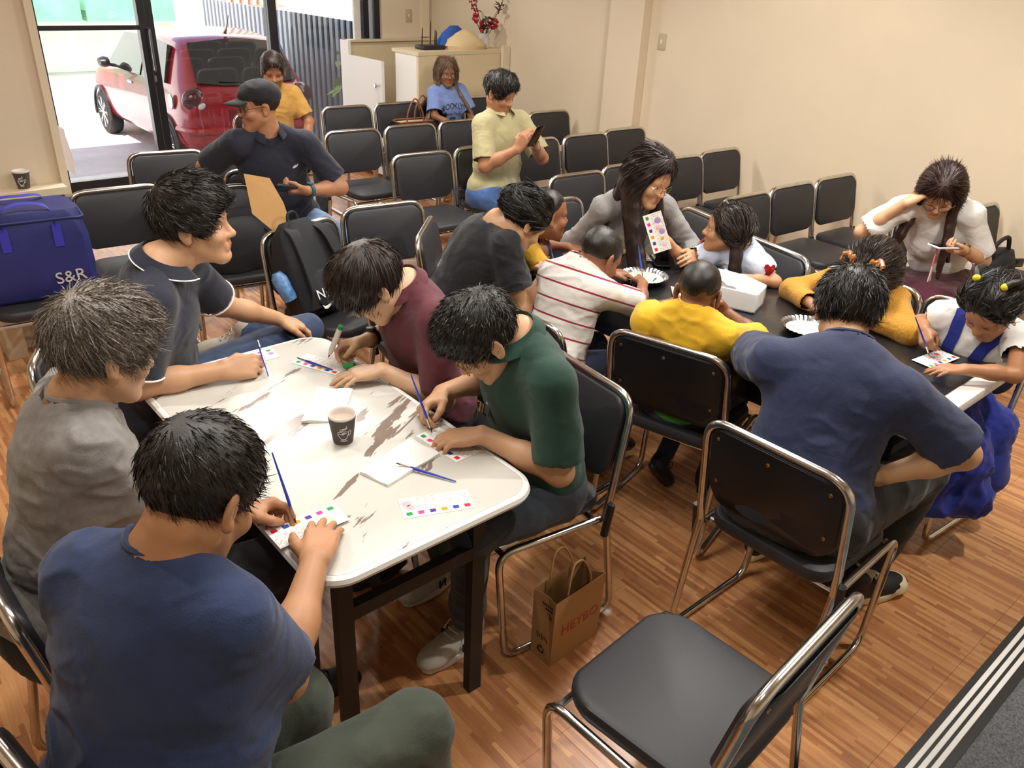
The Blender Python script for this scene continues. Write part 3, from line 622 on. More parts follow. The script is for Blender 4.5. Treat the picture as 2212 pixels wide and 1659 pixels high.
sw = [(-.055, .005), (-.05, -.012), (-.035, -.016), (.06, .025), (-.03, -.002), (-.045, -.002)]; b = MB(); b.v = [tuple(tm_ @ Vector((x, y-.05, z))) for z in (0, .002) for x, y in sw]; b.f = [(0, 1, 2, 3, 4, 5)[::-1], (6, 7, 8, 9, 10, 11)] ; b.build('emblem', MATS['print_white'], t, smooth=False)
V = []; mat('envelope', '#c79a62', .8, bump=.15, bscale=60, var=.05)
for (x, z, y) in ((-.11, .27, .02), (.0, .24, .01), (.045, .13, -.01), (.075, -.02, -.03), (.06, -.07, -.035), (-.10, .10, 0), (-.105, .2, .012)):
    V += [(x, y, z), (x*.96+.004, y+.016, z*.97+.003)]
k7 = 7; F = [tuple(2*i for i in range(k7))[::-1], tuple(2*i+1 for i in range(k7))] + [(2*i, 2*((i+1) % k7), 2*((i+1) % k7)+1, 2*i+1) for i in range(k7)]
o = mesh_obj('paper_envelope', V, F, MATS['envelope'], smooth=False); o.location = (1.50, 3.30, .79); tag(o, 'crumpled brown paper envelope tucked behind the backpack', 'envelope')
o = lump('satchel', [(.15, 0), (.165, .04), (.155, .16), (.12, .22), (.06, .25)], 'backpack', seed=9, sq=(1.05, .55)); o.location = (1.55, 3.80, .474); tag(o, 'dark soft bag on the chair beside the person in cap', 'bag')
MB().tube(spline([(.1, -.05, .2), (.16, -.12, .1), (.17, -.16, -.05), (.1, -.17, -.12), (.05, -.16, -.05)], 6), .008, 5).build('strap', MATS['strap'], o)
# tote on the chair before the counter
mat('tote', '#3a3533', .7, bump=.4, bscale=160, var=.3, vscale=90); mat('tote_tan', '#8a4f2e', .5); mat('tote_in', '#c9b691', .8)
t = tag(empty('tote_bag', (4.02, 5.86, .474), -.1), 'patterned dark tote bag with tan handles on a chair before the counter', 'bag')
V = []; n = 28
for (w, d_, z) in ((.30, .13, 0), (.34, .15, .1), (.38, .16, .22)):
    for x, y in rrect(w, d_, .03, 6): V.append((x, y, z + (.015*math.cos(x*12) if z > .2 else 0)))
mesh_obj('body', V, [(i*n+k, i*n+(k+1) % n, (i+1)*n+(k+1) % n, (i+1)*n+k) for i in range(2) for k in range(n)] + [tuple(range(n))[::-1]], MATS['tote'], t)
mesh_obj('lining', [(x*.97, y*.94, z-.012) for x, y, z in V[-n:]], [tuple(range(n))], MATS['tote_in'], t); MB().tube(V[-n:], .006, 6, closed=True).build('rim_trim', MATS['tote_tan'], t)
for y, x in ((-.075, -.05), (.07, .1)):
    MB().tube(spline([(x-.08, y, .19), (x-.065, y, .3), (x, y, .40), (x+.065, y, .3), (x+.08, y, .19)], 6), .0065, 7).build('handle', MATS['tote_tan'], t)
# shoulder bag beside the person in white
o = lump('shoulder_bag', [(.12, 0), (.14, .03), (.13, .1), (.09, .15), (.04, .165)], 'backpack', seed=12, sq=(1.1, .6)); o.location = (4.84, 1.42, .474); tag(o, 'small black shoulder bag on the chair by the wall', 'bag')
MB().tube(spline([(-.1, 0, .1), (-.13, .0, .2), (-.04, -.02, .24), (.03, -.02, .16)], 6), .012, 6).build('strap', MATS['strap'], o); MB().slab(rrect(.08, .05, .01, 3), 0, .02, .005, frame_matrix((.08, -.06, .09), (.7, -.4, 0), (0, 0, 1))).build('flap', MATS['glossy_black'], o)
# marker box
mat('clear', '#dfe4e6', .15, alpha=.32)
t = tag(empty('marker_box', (2.11, 3.06, .474), math.radians(-20)), 'clear plastic box full of coloured markers on a chair', 'box')
MB().box((-.12, -.085, 0), (.12, .085, .003)).box((-.12, -.085, 0), (-.117, .085, .11)).box((.117, -.085, 0), (.12, .085, .11)).box((-.12, -.085, 0), (.12, -.082, .11)).box((-.12, .082, 0), (.12, .085, .11)).build('case', MATS['clear'], t, smooth=False)
MB().box((.0, -.088, .112), (.124, .088, .135)).build('lid', MATS['clear'], t, smooth=False); MB().tube([(x, y, .11) for x, y in rrect(.246, .176, .012, 3)], .004, 6, closed=True).build('rim', MATS['clear'], t)
rg = random.Random(4)
for k in range(26): x = rg.uniform(-.1, .09); y = rg.uniform(-.06, .06); a = rg.uniform(0, 3.1); z = .012 + .012*(k//4); dx, dy = .03*math.cos(a), .03*math.sin(a); MB().tube([(x-dx, y-dy, z), (x+dx, y+dy, z+.004)], .007, 7).build('marker', MATS[rg.choice(SW + ['print_white', 'sw_green'])], t)
# kraft paper bag on the floor
t = tag(empty('paper_bag', (1.405, 1.255, 0), math.radians(2)), 'kraft paper carrier bag with red lettering standing on the floor', 'paper bag')
w, d_, h = .215, .085, .255; V = [(-w/2, -d_/2, 0), (w/2, -d_/2, 0), (w/2, d_/2, 0), (-w/2, d_/2, 0), (-w/2, -d_/2-.004, h), (w/2, -d_/2-.006, h+.004), (w/2+.004, d_/2, h+.01), (-w/2, d_/2+.004, h), (-w/2+.018, 0, h-.012), (w/2-.02, 0, h-.006), (-w/2, 0, .09), (w/2, 0, .09)]
F = [(0, 1, 5, 4), (2, 3, 7, 6), (3, 2, 1, 0), (0, 4, 8, 10), (10, 8, 7, 3), (0, 10, 3), (1, 11, 9, 5), (11, 2, 6, 9), (1, 2, 11)]
b_ = mesh_obj('body', V, F, MATS['kraft'], t, smooth=False); so = b_.modifiers.new('s', 'SOLIDIFY'); so.thickness = .0015
for y in (-d_/2+.004, d_/2-.004): MB().tube(spline([(-.05, y, h-.03), (-.046, y, h+.03), (-.02, y+.012, h+.085), (.02, y+.012, h+.085), (.046, y, h+.03), (.05, y, h-.03)], 6), .003, 6).build('handle', MATS['cord'], t)
put_text('HEYBO', .052, (.01, -d_/2-.0035, .125), (1, 0, .0), (0, 0, 1), 'print_red', t)
b = MB()
for (z, n_) in ((.226, 6), (.212, 4)):
    for k in range(n_): b.box((-w/2-.0022, -.036+k*.0075, z), (-w/2-.001, -.031+k*.0075, z+.008))
b.tube([(-w/2-.0015, -.035, .185), (-w/2-.0015, -.022, .203)], .0018, 4); b.tube([(-w/2-.0015, -.026, .186), (-w/2-.0015, -.035, .196)], .0018, 4)
b.build('small_print', MATS['print_black'], t)
b = MB()
for k in range(3):
    a = 2*PI*k/3+.5; ca = [(math.cos(a+q)*.012, math.sin(a+q)*.012) for q in (0, .5, 1.0, 1.5)]; b.tube([(-w/2-.0015, y, z+.045) for y, z in ca], [.0022, .0022, .0022, .0045], 4)
b.build('recycling_mark', MATS['print_black'], t)
b = MB()
for k in range(5): b.tube([(-w/2-.0015, -.024+.010*k, .085+.006*(k % 2)), (-w/2-.0015, -.02+.010*k, .10+.004*(k % 3))], .0016, 4)
b.build('leaf_mark', MATS['print_black'], t)
# table with white cloth behind the left wall
t = tag(empty('side_table', (1.14, 6.85, 0)), 'small dark table by the glass door', 'table'); MB().box((-.3, -.3, .68), (.3, .3, .71)).build('table_top', MATS['black_steel'], t, smooth=False)
for x in (-.26, .26):
    for y in (-.26, .26): MB().box((x-.02, y-.02, 0), (x+.02, y+.02, .68)).build('leg', MATS['black_steel'], t, smooth=False)
mat('lace', '#d6d0cc', .8, bump=.1); n = 96; V = []
for (s, z0) in ((0, .716), (.9, .716), (1.0, .712), (1.05, .62), (1.1, .5)):
    for k in range(n):
        a = 2*PI*k/n; cx, sy = math.cos(a), math.sin(a); m_ = .31/max(abs(cx), abs(sy)); dr_ = .0 if z0 > .7 else .02*math.sin(a*10)
        z = z0 - (0 if z0 > .6 else .012*abs(math.sin(a*22)) + .12*(min(abs(cx), abs(sy))/max(abs(cx), abs(sy)))**3); V.append((cx*(m_*s+dr_), sy*(m_*s+dr_), z))
o = mesh_obj('lace_cloth', V, [(i*n+k, i*n+(k+1) % n, (i+1)*n+(k+1) % n, (i+1)*n+k) for i in range(4) for k in range(n)], MATS['lace']); o.location = (1.14, 6.85, 0); tag(o, 'white scalloped cloth hanging from the side table by the door', 'tablecloth')
# ---------------------------------------------------------------- outside
GZ = -.45
g = struct(MB().box((-14, YF+.12, GZ-.2), (26, 34, GZ)).build('ground', MATS['concrete'], smooth=False))
struct(MB().box((-2, YF+.12, GZ), (5.4, 8.35, -.06)).build('floor_porch', mat('porch_tile', '#a9a7b4', .35, var=.06, vscale=5), smooth=False))
struct(MB().box((-3, YF+.12, 2.72), (6.2, 10.7, 2.86)).build('ceiling_porch', MATS['ceil'], smooth=False))
fn = tag(empty('corrugated_fence', (5.62, 9.9, GZ)), 'grey corrugated metal fence beyond the glass', 'fence')
mat('fence_a', '#9aa1ad', .5, metal=.3); mat('fence_b', '#b9bec8', .45, metal=.2)
rib = None
for k in range(44):
    y = -1.9 + k*.145
    if rib is None: rib = MB().slab([(-.03, 0), (0, .0), (.0, .145), (-.0, .145), (-.0, .095), (-.03, .075)], 0, 1.63, .002).build('rib', MATS['fence_a'], fn, smooth=False); o = rib
    else: o = rib.copy(); COL.objects.link(o)
    o.location = (0, y, 0)
MB().box((.0, -1.9, 0), (.04, 4.5, 1.62)).build('backing', MATS['fence_b'], fn, smooth=False)
tag(MB().box((7.2, 8.2, GZ), (7.4, 17, 5)).build('neighbour_wall', MATS['plaster_out'], smooth=False), 'white plastered wall rising above the corrugated fence', 'wall')
fw = tag(empty('far_house', (3, 19, GZ)), 'pale house front with green awning across the street', 'house')
MB().box((-12, 0, 0), (14, .3, 6)).build('wall', MATS['plaster_out'], fw, smooth=False)
mat('awning', '#69a98a', .7, var=.15, vscale=3)
for k in range(4): MB().box((-3.5+k*1.75, -1.2, 1.02), (-1.85+k*1.75, -.02, 1.42), Matrix.Rotation(.0, 4, 'X')).build('awning_panel', MATS['awning'], fw, smooth=False)
mat('breeze', '#b98a72', .8)
bw = tag(empty('lattice_wall', (6.6, 14.2, GZ)), 'brick lattice wall standing beyond the car roof', 'wall')
blk = None
for i in range(7):
    for j in range(12):
        if blk is None: blk = MB().box((-.075, -.06, 0), (.075, .06, .03)).box((-.075, -.06, 0), (-.05, .06, .17)).build('block', MATS['breeze'], bw, smooth=False); o = blk
        else: o = blk.copy(); COL.objects.link(o)
        o.location = (-.6+.15*i, 0, 1.0+.17*j)
# a leafy plant by the glass
pl = tag(empty('potted_plant', (4.42, 7.75, -.06)), 'green leafy plant outside the glass beside the counter', 'plant'); MB().lathe([(.09, 0), (.12, .02), (.14, .2), (.13, .2)], 20).build('pot', MATS['black_plastic'], pl)
MB().tube(spline([(0, 0, .1), (.02, 0, .5), (-.02, .02, .9), (.04, 0, 1.1)], 5), .008, 6).build('stem', MATS['stem'], pl)
mat('leaf_out', '#7f9a58', .5); rg = random.Random(5)
for k in range(16):
    z = .45 + .045*k; a = rg.uniform(0, 6.28); M = Matrix.Translation((0, 0, z)) @ Matrix.Rotation(a, 4, 'Z') @ Matrix.Rotation(rg.uniform(-.2, .7), 4, 'Y'); b = MB()
    b.v = [tuple(M @ Vector(q)) for q in ((0, 0, 0), (.06, .04, .02), (.12, .045, .0), (.2, 0, -.04), (.12, -.045, .0), (.06, -.04, .02), (.1, 0, -.01))]; b.f = [(0, 1, 6), (1, 2, 6), (2, 3, 6), (3, 4, 6), (4, 5, 6), (5, 0, 6)]; b.build('leaf', MATS['leaf_out'], pl)
sh = lump('yellow_bush', [(.3, 0), (.55, .2), (.6, .6), (.4, 1.0), (.1, 1.2)], 'leaf_out', seed=8); sh.location = (5.2, 15.0, GZ); tag(sh, 'round yellow-green bush across the street seen past the car', 'bush')
# ---------------------------------------------------------------- the car (x across, y forward, z up; rear at y=0)
CX, CY = 4.13, 9.35
car = tag(empty('hatchback_car', (CX, CY, GZ)), 'red five-door hatchback parked outside seen from behind', 'car')
mat('car_red', '#a01226', .25, coat=1.0, var=.02); mat('car_glass', '#1d2226', .05, coat=.5); mat('tyre', '#17171a', .8); mat('rim', '#b9bbbf', .25, metal=1); mat('lamp_red', '#4d0810', .1, coat=1); mat('lamp_clear', '#d8d8da', .1, coat=1)
def station(y, hw, z0, zb, zr, wr, tum=.0):
    # half outline from underside centre to roof centre
    return [(0, z0), (hw*.85, z0), (hw*.985, z0+.10), (hw, z0+.32), (hw*.985, zb-.12), (hw*.945, zb), (wr+(hw*.945-wr)*.38, zb+(zr-zb)*.58), (wr, zr-.05), (wr*.75, zr-.012), (0, zr)]
STN = [(0.0, .64, .42, .80, .90, .50), (.05, .76, .30, .86, .97, .57), (.18, .82, .22, .92, 1.10, .60), (.42, .83, .20, .94, 1.42, .60), (.62, .835, .20, .94, 1.475, .60), (1.2, .835, .20, .93, 1.50, .61), (1.8, .835, .20, .92, 1.49, .61), (2.25, .835, .20, .91, 1.42, .60), (2.75, .835, .20, .90, 1.06, .66), (3.0, .83, .20, .88, .97, .68), (3.4, .80, .22, .82, .88, .62), (3.65, .72, .26, .70, .76, .5), (3.78, .55, .34, .58, .62, .36)]
V = []; n = 19
for (y, hw, z0, zb, zr, wr_) in STN:
    h = station(y, hw, z0, zb, zr, wr_); ring_ = [(x, y, z) for x, z in h] + [(-x, y, z) for x, z in h[::-1]][:-0 or None]
    ring_ = [(x, y, z) for x, z in h] + [(-x, y, z) for x, z in h[-2:0:-1]]
    V += ring_; n = len(ring_)
ns = len(STN)
F = [(i*n+k, i*n+(k+1) % n, (i+1)*n+(k+1) % n, (i+1)*n+k) for i in range(ns-1) for k in range(n)]
F = [q[::-1] for q in F] + [tuple(range(n)), tuple((ns-1)*n+k for k in range(n))[::-1]]
cbody = mesh_obj('body', V, F, MATS['car_red'], car); sd = cbody.modifiers.new('s', 'SUBSURF'); sd.levels = 2; sd.render_levels = 2
def patch(nm, idx, m, off=.012, shrink=.0):
    # idx: list of (station, ring) corner pairs making a quad grid: rows x cols
    P = [[np.array(V[i*n + (k % n)]) for (i, k) in row] for row in idx]; vv = []; R_, C_ = len(P), len(P[0]); cen = np.mean([p for r in P for p in r], axis=0)
    nr = np.cross(P[0][-1]-P[0][0], P[-1][0]-P[0][0]); nr /= np.linalg.norm(nr)
    if nr @ (cen - np.array((0, 1.6, .7))) < 0: nr = -nr
    for r in P:
        for p in r: q = cen + (p-cen)*(1-shrink); vv.append(tuple(q + nr*off))
    o = mesh_obj(nm, vv, [(a*C_+b, a*C_+b+1, (a+1)*C_+b+1, (a+1)*C_+b) for a in range(R_-1) for b in range(C_-1)], MATS[m], car)
    s = o.modifiers.new('t', 'SOLIDIFY'); s.thickness = .02; s.offset = 0
    return o
# rear window across the hatch, side windows, windscreen
rw = MB(); L_, M_ = [], []
pts = [(-.60, .10, 1.0), (-.54, .42, 1.385), (0, .37, 1.435), (.54, .42, 1.385), (.60, .10, 1.0), (.3, .065, .965), (0, .05, .955), (-.3, .065, .965)]
def panel(nm, pts, m, t=.03, parent=car):
    P = [np.array(p, float) for p in pts]; c = np.mean(P, axis=0); nr = np.cross(P[1]-P[0], P[2]-P[0]); nr /= np.linalg.norm(nr)
    if nr @ (c - np.array((0, 1.7, .8))) < 0: nr = -nr
    k = len(P); vv = [tuple(p + nr*t*.5) for p in P] + [tuple(p - nr*t*.5) for p in P] + [tuple(c + nr*t*.5)]
    return mesh_obj(nm, vv, [(i, (i+1) % k, 2*k) for i in range(k)] + [(i, (i+1) % k, (i+1) % k+k, i+k) for i in range(k)], MATS[m], parent)
panel('rear_window', pts, 'car_glass', .05)
for s in (-1, 1):
    panel('side_window', [(s*.79, .52, .97), (s*.66, .62, 1.36), (s*.645, 1.25, 1.41), (s*.80, 1.25, .96)], 'car_glass', .05)
    panel('side_window', [(s*.80, 1.31, .96), (s*.645, 1.31, 1.41), (s*.65, 2.1, 1.37), (s*.80, 2.55, .95)], 'car_glass', .05)
    for (nm, c3, r3, mm) in (('tail_lamp', (s*.665, .085, .85), (.14, .07, .115), 'lamp_red'), ('reverse_lamp', (s*.60, .035, .775), (.05, .04, .035), 'lamp_clear')):
        MB().lathe([(.001, -1), (.5, -.87), (.87, -.5), (1, 0), (.87, .5), (.5, .87), (.001, 1)], 20, c3, Matrix.Rotation(s*.5, 3, 'Y') @ Matrix.Diagonal(r3)).build(nm, MATS[mm], car)
    mr = MB().lathe([(.001, -.1), (.06, -.09), (.085, 0), (.07, .08), (.001, .1)], 14, M=Matrix.Diagonal((.6, 1.3, .8)) @ Matrix.Rotation(PI/2, 3, 'Y')).build('wing_mirror', MATS['black_plastic'], car); mr.location = (s*.94, 2.25, 1.02)
    MB().tube([(s*.80, 2.25, .97), (s*.9, 2.25, .99)], .02, 8).build('mirror_stalk', MATS['black_plastic'], car)
    for yd in (.95, 1.75): MB().slab(rrect(.16, .03, .012, 3), 0, .03, .008, frame_matrix((s*.825, yd, .84), (0, -s, 0), (0, 0, 1))).build('door_handle', mat('chrome_bright', '#d5d5d7', .1, metal=1), car)
    for yw in (.58, 3.03):
        wh = MB().lathe([(.20, -.09), (.27, -.085), (.29, -.05), (.29, .05), (.27, .085), (.20, .09)], 36, M=Matrix.Rotation(PI/2, 3, 'Y')).build('wheel', MATS['tyre'], car); wh.location = (s*.755, yw, .29)
        r_ = MB().lathe([(.205, -.06), (.21, .095), (.195, .097), (.19, .05)], 36, M=Matrix.Rotation(s*PI/2, 3, 'Y'))
        r_.lathe([(.001, .06), (.19, .05)], 30, M=Matrix.Rotation(s*PI/2, 3, 'Y')).build('rim', MATS['black_plastic'], wh)
        sp = MB()
        for k in range(8):
            for dlt in (-.1, .1): a = 2*PI*k/8 + dlt; sp.tube([(s*.085, .03*math.cos(2*PI*k/8), .03*math.sin(2*PI*k/8)), (s*.088, .2*math.cos(a), .2*math.sin(a))], [.012, .009], 6)
        sp.lathe([(.045, .06), (.05, .085), (.03, .098)], 16, M=Matrix.Rotation(s*PI/2, 3, 'Y')).build('spokes', MATS['rim'], wh)
        arch = MB().tube([(s*.838, yw+.335*math.cos(a), .29+.335*math.sin(a)) for a in np.linspace(-.2, PI+.2, 22)], .02, 6).build('wheel_arch', MATS['black_plastic'], car)
cap_ = MB().lathe([(.085, 0), (.085, .012), (.08, .016)], 24, M=Matrix.Rotation(-PI/2, 3, 'Y') @ Matrix.Diagonal((1, .75, 1))).build('fuel_flap', mat('silver_trim', '#c9c4c4', .2, metal=1), car); cap_.location = (-.825, .33, .80)
MB().tube([(0, .6, 1.48), (0, .55, 1.53), (0, .45, 1.68)], [.02, .006, .004], 7).build('aerial', MATS['black_plastic'], car)
MB().box((-.30, -.03, .60), (.30, .02, .72)).build('plate_recess', mat('car_red_dark', '#6d0c1a', .3, coat=.6), car, smooth=False); MB().slab(rrect(.36, .13, .01, 2), 0, .012, .003, frame_matrix((0, -.035, .655), (1, 0, 0), (0, 0, 1))).build('number_plate', MATS['white_panel'], car)
MB().tube(fillet([(-.80, .30, .50), (-.74, .02, .50), (0, -.03, .50), (.74, .02, .50), (.80, .30, .50)], .12, 5), .045, 8).build('bumper', MATS['car_red'], car); MB().tube([(-.1, .35, 1.415), (.1, .35, 1.415)], .012, 6).build('stop_lamp', MATS['lamp_red'], car)
MB().tube([(.05, .055, .99), (-.35, .07, 1.02)], .008, 6).build('wiper', MATS['black_plastic'], car)
MB().slab([(-.05, 0), (0, -.035), (.05, 0), (0, .035)], 0, .01, .002, frame_matrix((0, .0, .85), (1, 0, 0), (0, .1, 1))).build('badge', MATS['chrome_bright'], car)
# ---------------------------------------------------------------- implicit-surface bodies
def V3(*a): return np.array(a, float)
def nz(v): v = np.array(v, float); return v/(np.linalg.norm(v)+1e-12)
def smin(a, b, k):
    if k <= 1e-6: return np.minimum(a, b)
    h = np.clip(.5 + .5*(b-a)/k, 0, 1); return b + (a-b)*h - k*h*(1-h)
def prim_box(p):
    k = p[0][-1]
    if k == 'c': a, b, ra, rb = p[1:5]; r = max(ra, rb); return np.minimum(a, b)-r, np.maximum(a, b)+r
    if k == 'e': c, R_, r = p[1:4]; e = np.sqrt(((R_*r)**2).sum(1)); return c-e, c+e
def prim_eval(p, X, Y, Z):
    k = p[0][-1]
    if k == 'c':
        a, b, ra, rb = p[1:5]; d = b-a; l = d@d + 1e-12
        t = np.clip(((X-a[0])*d[0] + (Y-a[1])*d[1] + (Z-a[2])*d[2])/l, 0, 1)
        D = np.sqrt((X-a[0]-t*d[0])**2 + (Y-a[1]-t*d[1])**2 + (Z-a[2]-t*d[2])**2) - (ra + (rb-ra)*t)
        if len(p) > 6 and p[6]:
            u = d/np.sqrt(l); D = np.maximum(D, (X-b[0])*u[0] + (Y-b[1])*u[1] + (Z-b[2])*u[2])
        return D
    c, R_, r = p[1:4]; x, y, z = X-c[0], Y-c[1], Z-c[2]
    q = [x*R_[0, i] + y*R_[1, i] + z*R_[2, i] for i in range(3)]
    k0 = np.sqrt(sum((q[i]/r[i])**2 for i in range(3))); k1 = np.sqrt(sum((q[i]/r[i]**2)**2 for i in range(3)))
    return k0*(k0-1)/(k1+1e-9)
def sdf_mesh(prims, h, planes=()):
    adds = [p for p in prims if p[0][0] not in '-']
    bx = [prim_box(p) for p in adds]; lo = np.min([b[0] for b in bx], 0)-3*h; hi = np.max([b[1] for b in bx], 0)+3*h
    n = np.ceil((hi-lo)/h).astype(int)+1
    ax = [(lo[i] + h*np.arange(n[i])).astype(np.float32) for i in range(3)]
    D = np.full(n, .3, np.float32)
    for p in prims:
        k = p[5] if p[0][-1] == 'c' else p[4]; a, b = prim_box(p); m = k*.8 + 2.5*h
        i0 = np.maximum(np.floor((a-m-lo)/h).astype(int), 0); i1 = np.minimum(np.ceil((b+m-lo)/h).astype(int)+1, n)
        if (i1 <= i0).any(): continue
        s = tuple(slice(i0[i], i1[i]) for i in range(3))
        d = prim_eval(p, ax[0][s[0]][:, None, None], ax[1][s[1]][None, :, None], ax[2][s[2]][None, None, :])
        if p[0][0] == '-': D[s] = -smin(-D[s], d, k)
        else: D[s] = smin(D[s], d, k)
    for (pt, nr) in planes:
        D = np.maximum(D, (ax[0]-pt[0])[:, None, None]*nr[0] + (ax[1]-pt[1])[None, :, None]*nr[1] + (ax[2]-pt[2])[None, None, :]*nr[2])
    D[0] = D[-1] = .3; D[:, 0] = D[:, -1] = .3; D[:, :, 0] = D[:, :, -1] = .3
    S = D < 0
    C8 = [(a, b, c) for a in (0, 1) for b in (0, 1) for c in (0, 1)]
    sl = lambda A, o: A[o[0]:A.shape[0]-1+o[0], o[1]:A.shape[1]-1+o[1], o[2]:A.shape[2]-1+o[2]]
    cnt = np.zeros(np.array(S.shape)-1, np.uint8)
    for o in C8: cnt += sl(S, o)
    mix = (cnt > 0) & (cnt < 8); I = np.argwhere(mix); idx = np.full(cnt.shape, -1, np.int32); idx[mix] = np.arange(len(I))
    cv = {o: D[I[:, 0]+o[0], I[:, 1]+o[1], I[:, 2]+o[2]] for o in C8}
    acc = np.zeros((len(I), 3), np.float32); w = np.zeros(len(I), np.float32)
    for o in C8:
        for axn in range(3):
            if o[axn]: continue
            o2 = tuple(o[i] + (i == axn) for i in range(3)); a = cv[o]; b = cv[o2]; m = (a < 0) != (b < 0)
            t = np.where(m, a/np.where(m, a-b, 1), 0)
            P = np.array(o, np.float32)[None, :] + np.eye(3, dtype=np.float32)[axn][None, :]*t[:, None]; acc += P*m[:, None]; w += m
    verts = lo + h*(I + acc/np.maximum(w, 1)[:, None])
    quads = []
    for axn in range(3):
        o = [slice(None)]*3; o2 = [slice(None)]*3; o[axn] = slice(0, -1); o2[axn] = slice(1, None)
        a = S[tuple(o)]; b = S[tuple(o2)]; E_ = np.argwhere(a != b); sg = a[tuple(E_.T)]
        b1, b2 = (axn+1) % 3, (axn+2) % 3; ok = (E_[:, b1] > 0) & (E_[:, b2] > 0); E_ = E_[ok]; sg = sg[ok]
        def cell(d1, d2): q = E_.copy(); q[:, b1] -= d1; q[:, b2] -= d2; return idx[tuple(q.T)]
        Q = np.stack([cell(1, 1), cell(0, 1), cell(0, 0), cell(1, 0)], 1); Q[~sg] = Q[~sg][:, ::-1]; quads.append(Q)
    Q = np.concatenate(quads); Q = Q[(Q >= 0).all(1)]
    return verts, Q
def vnormals(v, f):
    n = np.cross(v[f[:, 2]]-v[f[:, 0]], v[f[:, 3]]-v[f[:, 1]]); N_ = np.zeros_like(v)
    for i in range(4): 
        for c in range(3): N_[:, c] += np.bincount(f[:, i], n[:, c], len(v))
    return N_/(np.linalg.norm(N_, axis=1)[:, None]+1e-12)
def fold_noise(v, seed, freq=18):
    rg = np.random.RandomState(seed); o = np.zeros(len(v))
    for k in range(7):
        d = nz(rg.normal(size=3))*freq*(.6+rg.rand()); e = nz(rg.normal(size=3))*freq*.7; o += np.sin(v@d + rg.rand()*6 + 1.8*np.sin(v@e + rg.rand()*6))
    return o/7
def drop_caps(v, f, cuts):
    c = v[f].mean(1); n = np.cross(v[f[:, 2]]-v[f[:, 0]], v[f[:, 3]]-v[f[:, 1]]); n /= np.linalg.norm(n, axis=1)[:, None]+1e-12; keep = np.ones(len(f), bool)
    for (pt, d, r) in cuts: keep &= ~((np.abs((c-pt)@d) < .012) & (n@d > .75) & (np.linalg.norm(c-pt, axis=1) < r))
    f = f[keep]; u, inv = np.unique(f, return_inverse=True); return v[u], inv.reshape(f.shape)
def strands(roots, dirs, norms, length, r, seed=0, lift=.35, curl=.15, down=(0, 0, -1), droop=.25, seg=4, hug=0):
    rg = np.random.RandomState(seed); n = len(roots); L_ = length*(.6+.6*rg.rand(n))[:, None]
    d = dirs + norms*lift + rg.normal(size=(n, 3))*curl; d /= np.linalg.norm(d, axis=1)[:, None]+1e-9
    P = [roots - norms*(.003 if not hug else -.0012)]; cur = P[0]
    for k in range(1, seg):
        t = k/(seg-1); cur = cur + d*L_/(seg-1); P.append(cur); d = d + np.array(down)*droop - norms*(lift*.6+hug) + rg.normal(size=(n, 3))*curl*.35; d /= np.linalg.norm(d, axis=1)[:, None]+1e-9
    return strand_mesh(np.stack(P, 1), r, rg)
def strand_mesh(P, r, rg):
    n, seg, _ = P.shape; T = P[:, -1]-P[:, 0]; a = rg.normal(size=(n, 3)); u = np.cross(T, a); u /= np.linalg.norm(u, axis=1)[:, None]+1e-9; w = np.cross(T, u); w /= np.linalg.norm(w, axis=1)[:, None]+1e-9
    V = np.zeros((n, seg, 2, 3))
    for k in range(seg):
        rr = r*1.25*(1-.85*(k/(seg-1))**1.5); V[:, k, 0] = P[:, k] + rr*u; V[:, k, 1] = P[:, k] - rr*u
    base = np.arange(n)*seg*2
    F = [np.stack([base+k*2, base+k*2+1, base+k*2+3, base+k*2+2], 1) for k in range(seg-1)]
    return V.reshape(-1, 3), np.concatenate(F)
def ell(c, R_, r, k=.02, op=''): return (op+'e', np.array(c, float), np.array(R_, float), np.array(r, float), k)
def cap(a, b, ra, rb, k=.02, op='', clip=False): return (op+'c', np.array(a, float), np.array(b, float), ra, rb, k, clip)
I3 = np.eye(3)
HAIR_C = {'black': ('#15120f', '#2a2420'), 'dark': ('#1d1512', '#3b2b22'), 'brown': ('#2a1a14', '#5b3526'), 'grey': ('#3c3732', '#a3988b'), 'white': ('#4a382b', '#94765a'), 'auburn': ('#17100e', '#36211b'), 'redbrown': ('#1d110e', '#4a2a22')}
def hair_mat(key):
    a, b = HAIR_C[key]; m = mat('hair_'+key, a, .36, spec=.5, bump=.25, bscale=500)
    N, L, B = nodes_of(m)
    if 'done' not in m:
        m['done'] = 1; tc = N.new('ShaderNodeTexCoord'); n = N.new('ShaderNodeTexNoise'); n.inputs['Scale'].default_value = 260; n.inputs['Detail'].default_value = 2; L.new(tc.outputs['Object'], n.inputs['Vector'])
        mx = N.new('ShaderNodeMix'); mx.data_type = 'RGBA'; mr = N.new('ShaderNodeMapRange'); mr.inputs[1].default_value = .35; mr.inputs[2].default_value = .75; L.new(n.outputs['Fac'], mr.inputs[0]); L.new(mr.outputs[0], mx.inputs[0]); mx.inputs[6].default_value = (*srgb(a), 1); mx.inputs[7].default_value = (*srgb(b), 1); L.new(mx.outputs[2], B.inputs['Base Color'])
    return m
SKINS = {}
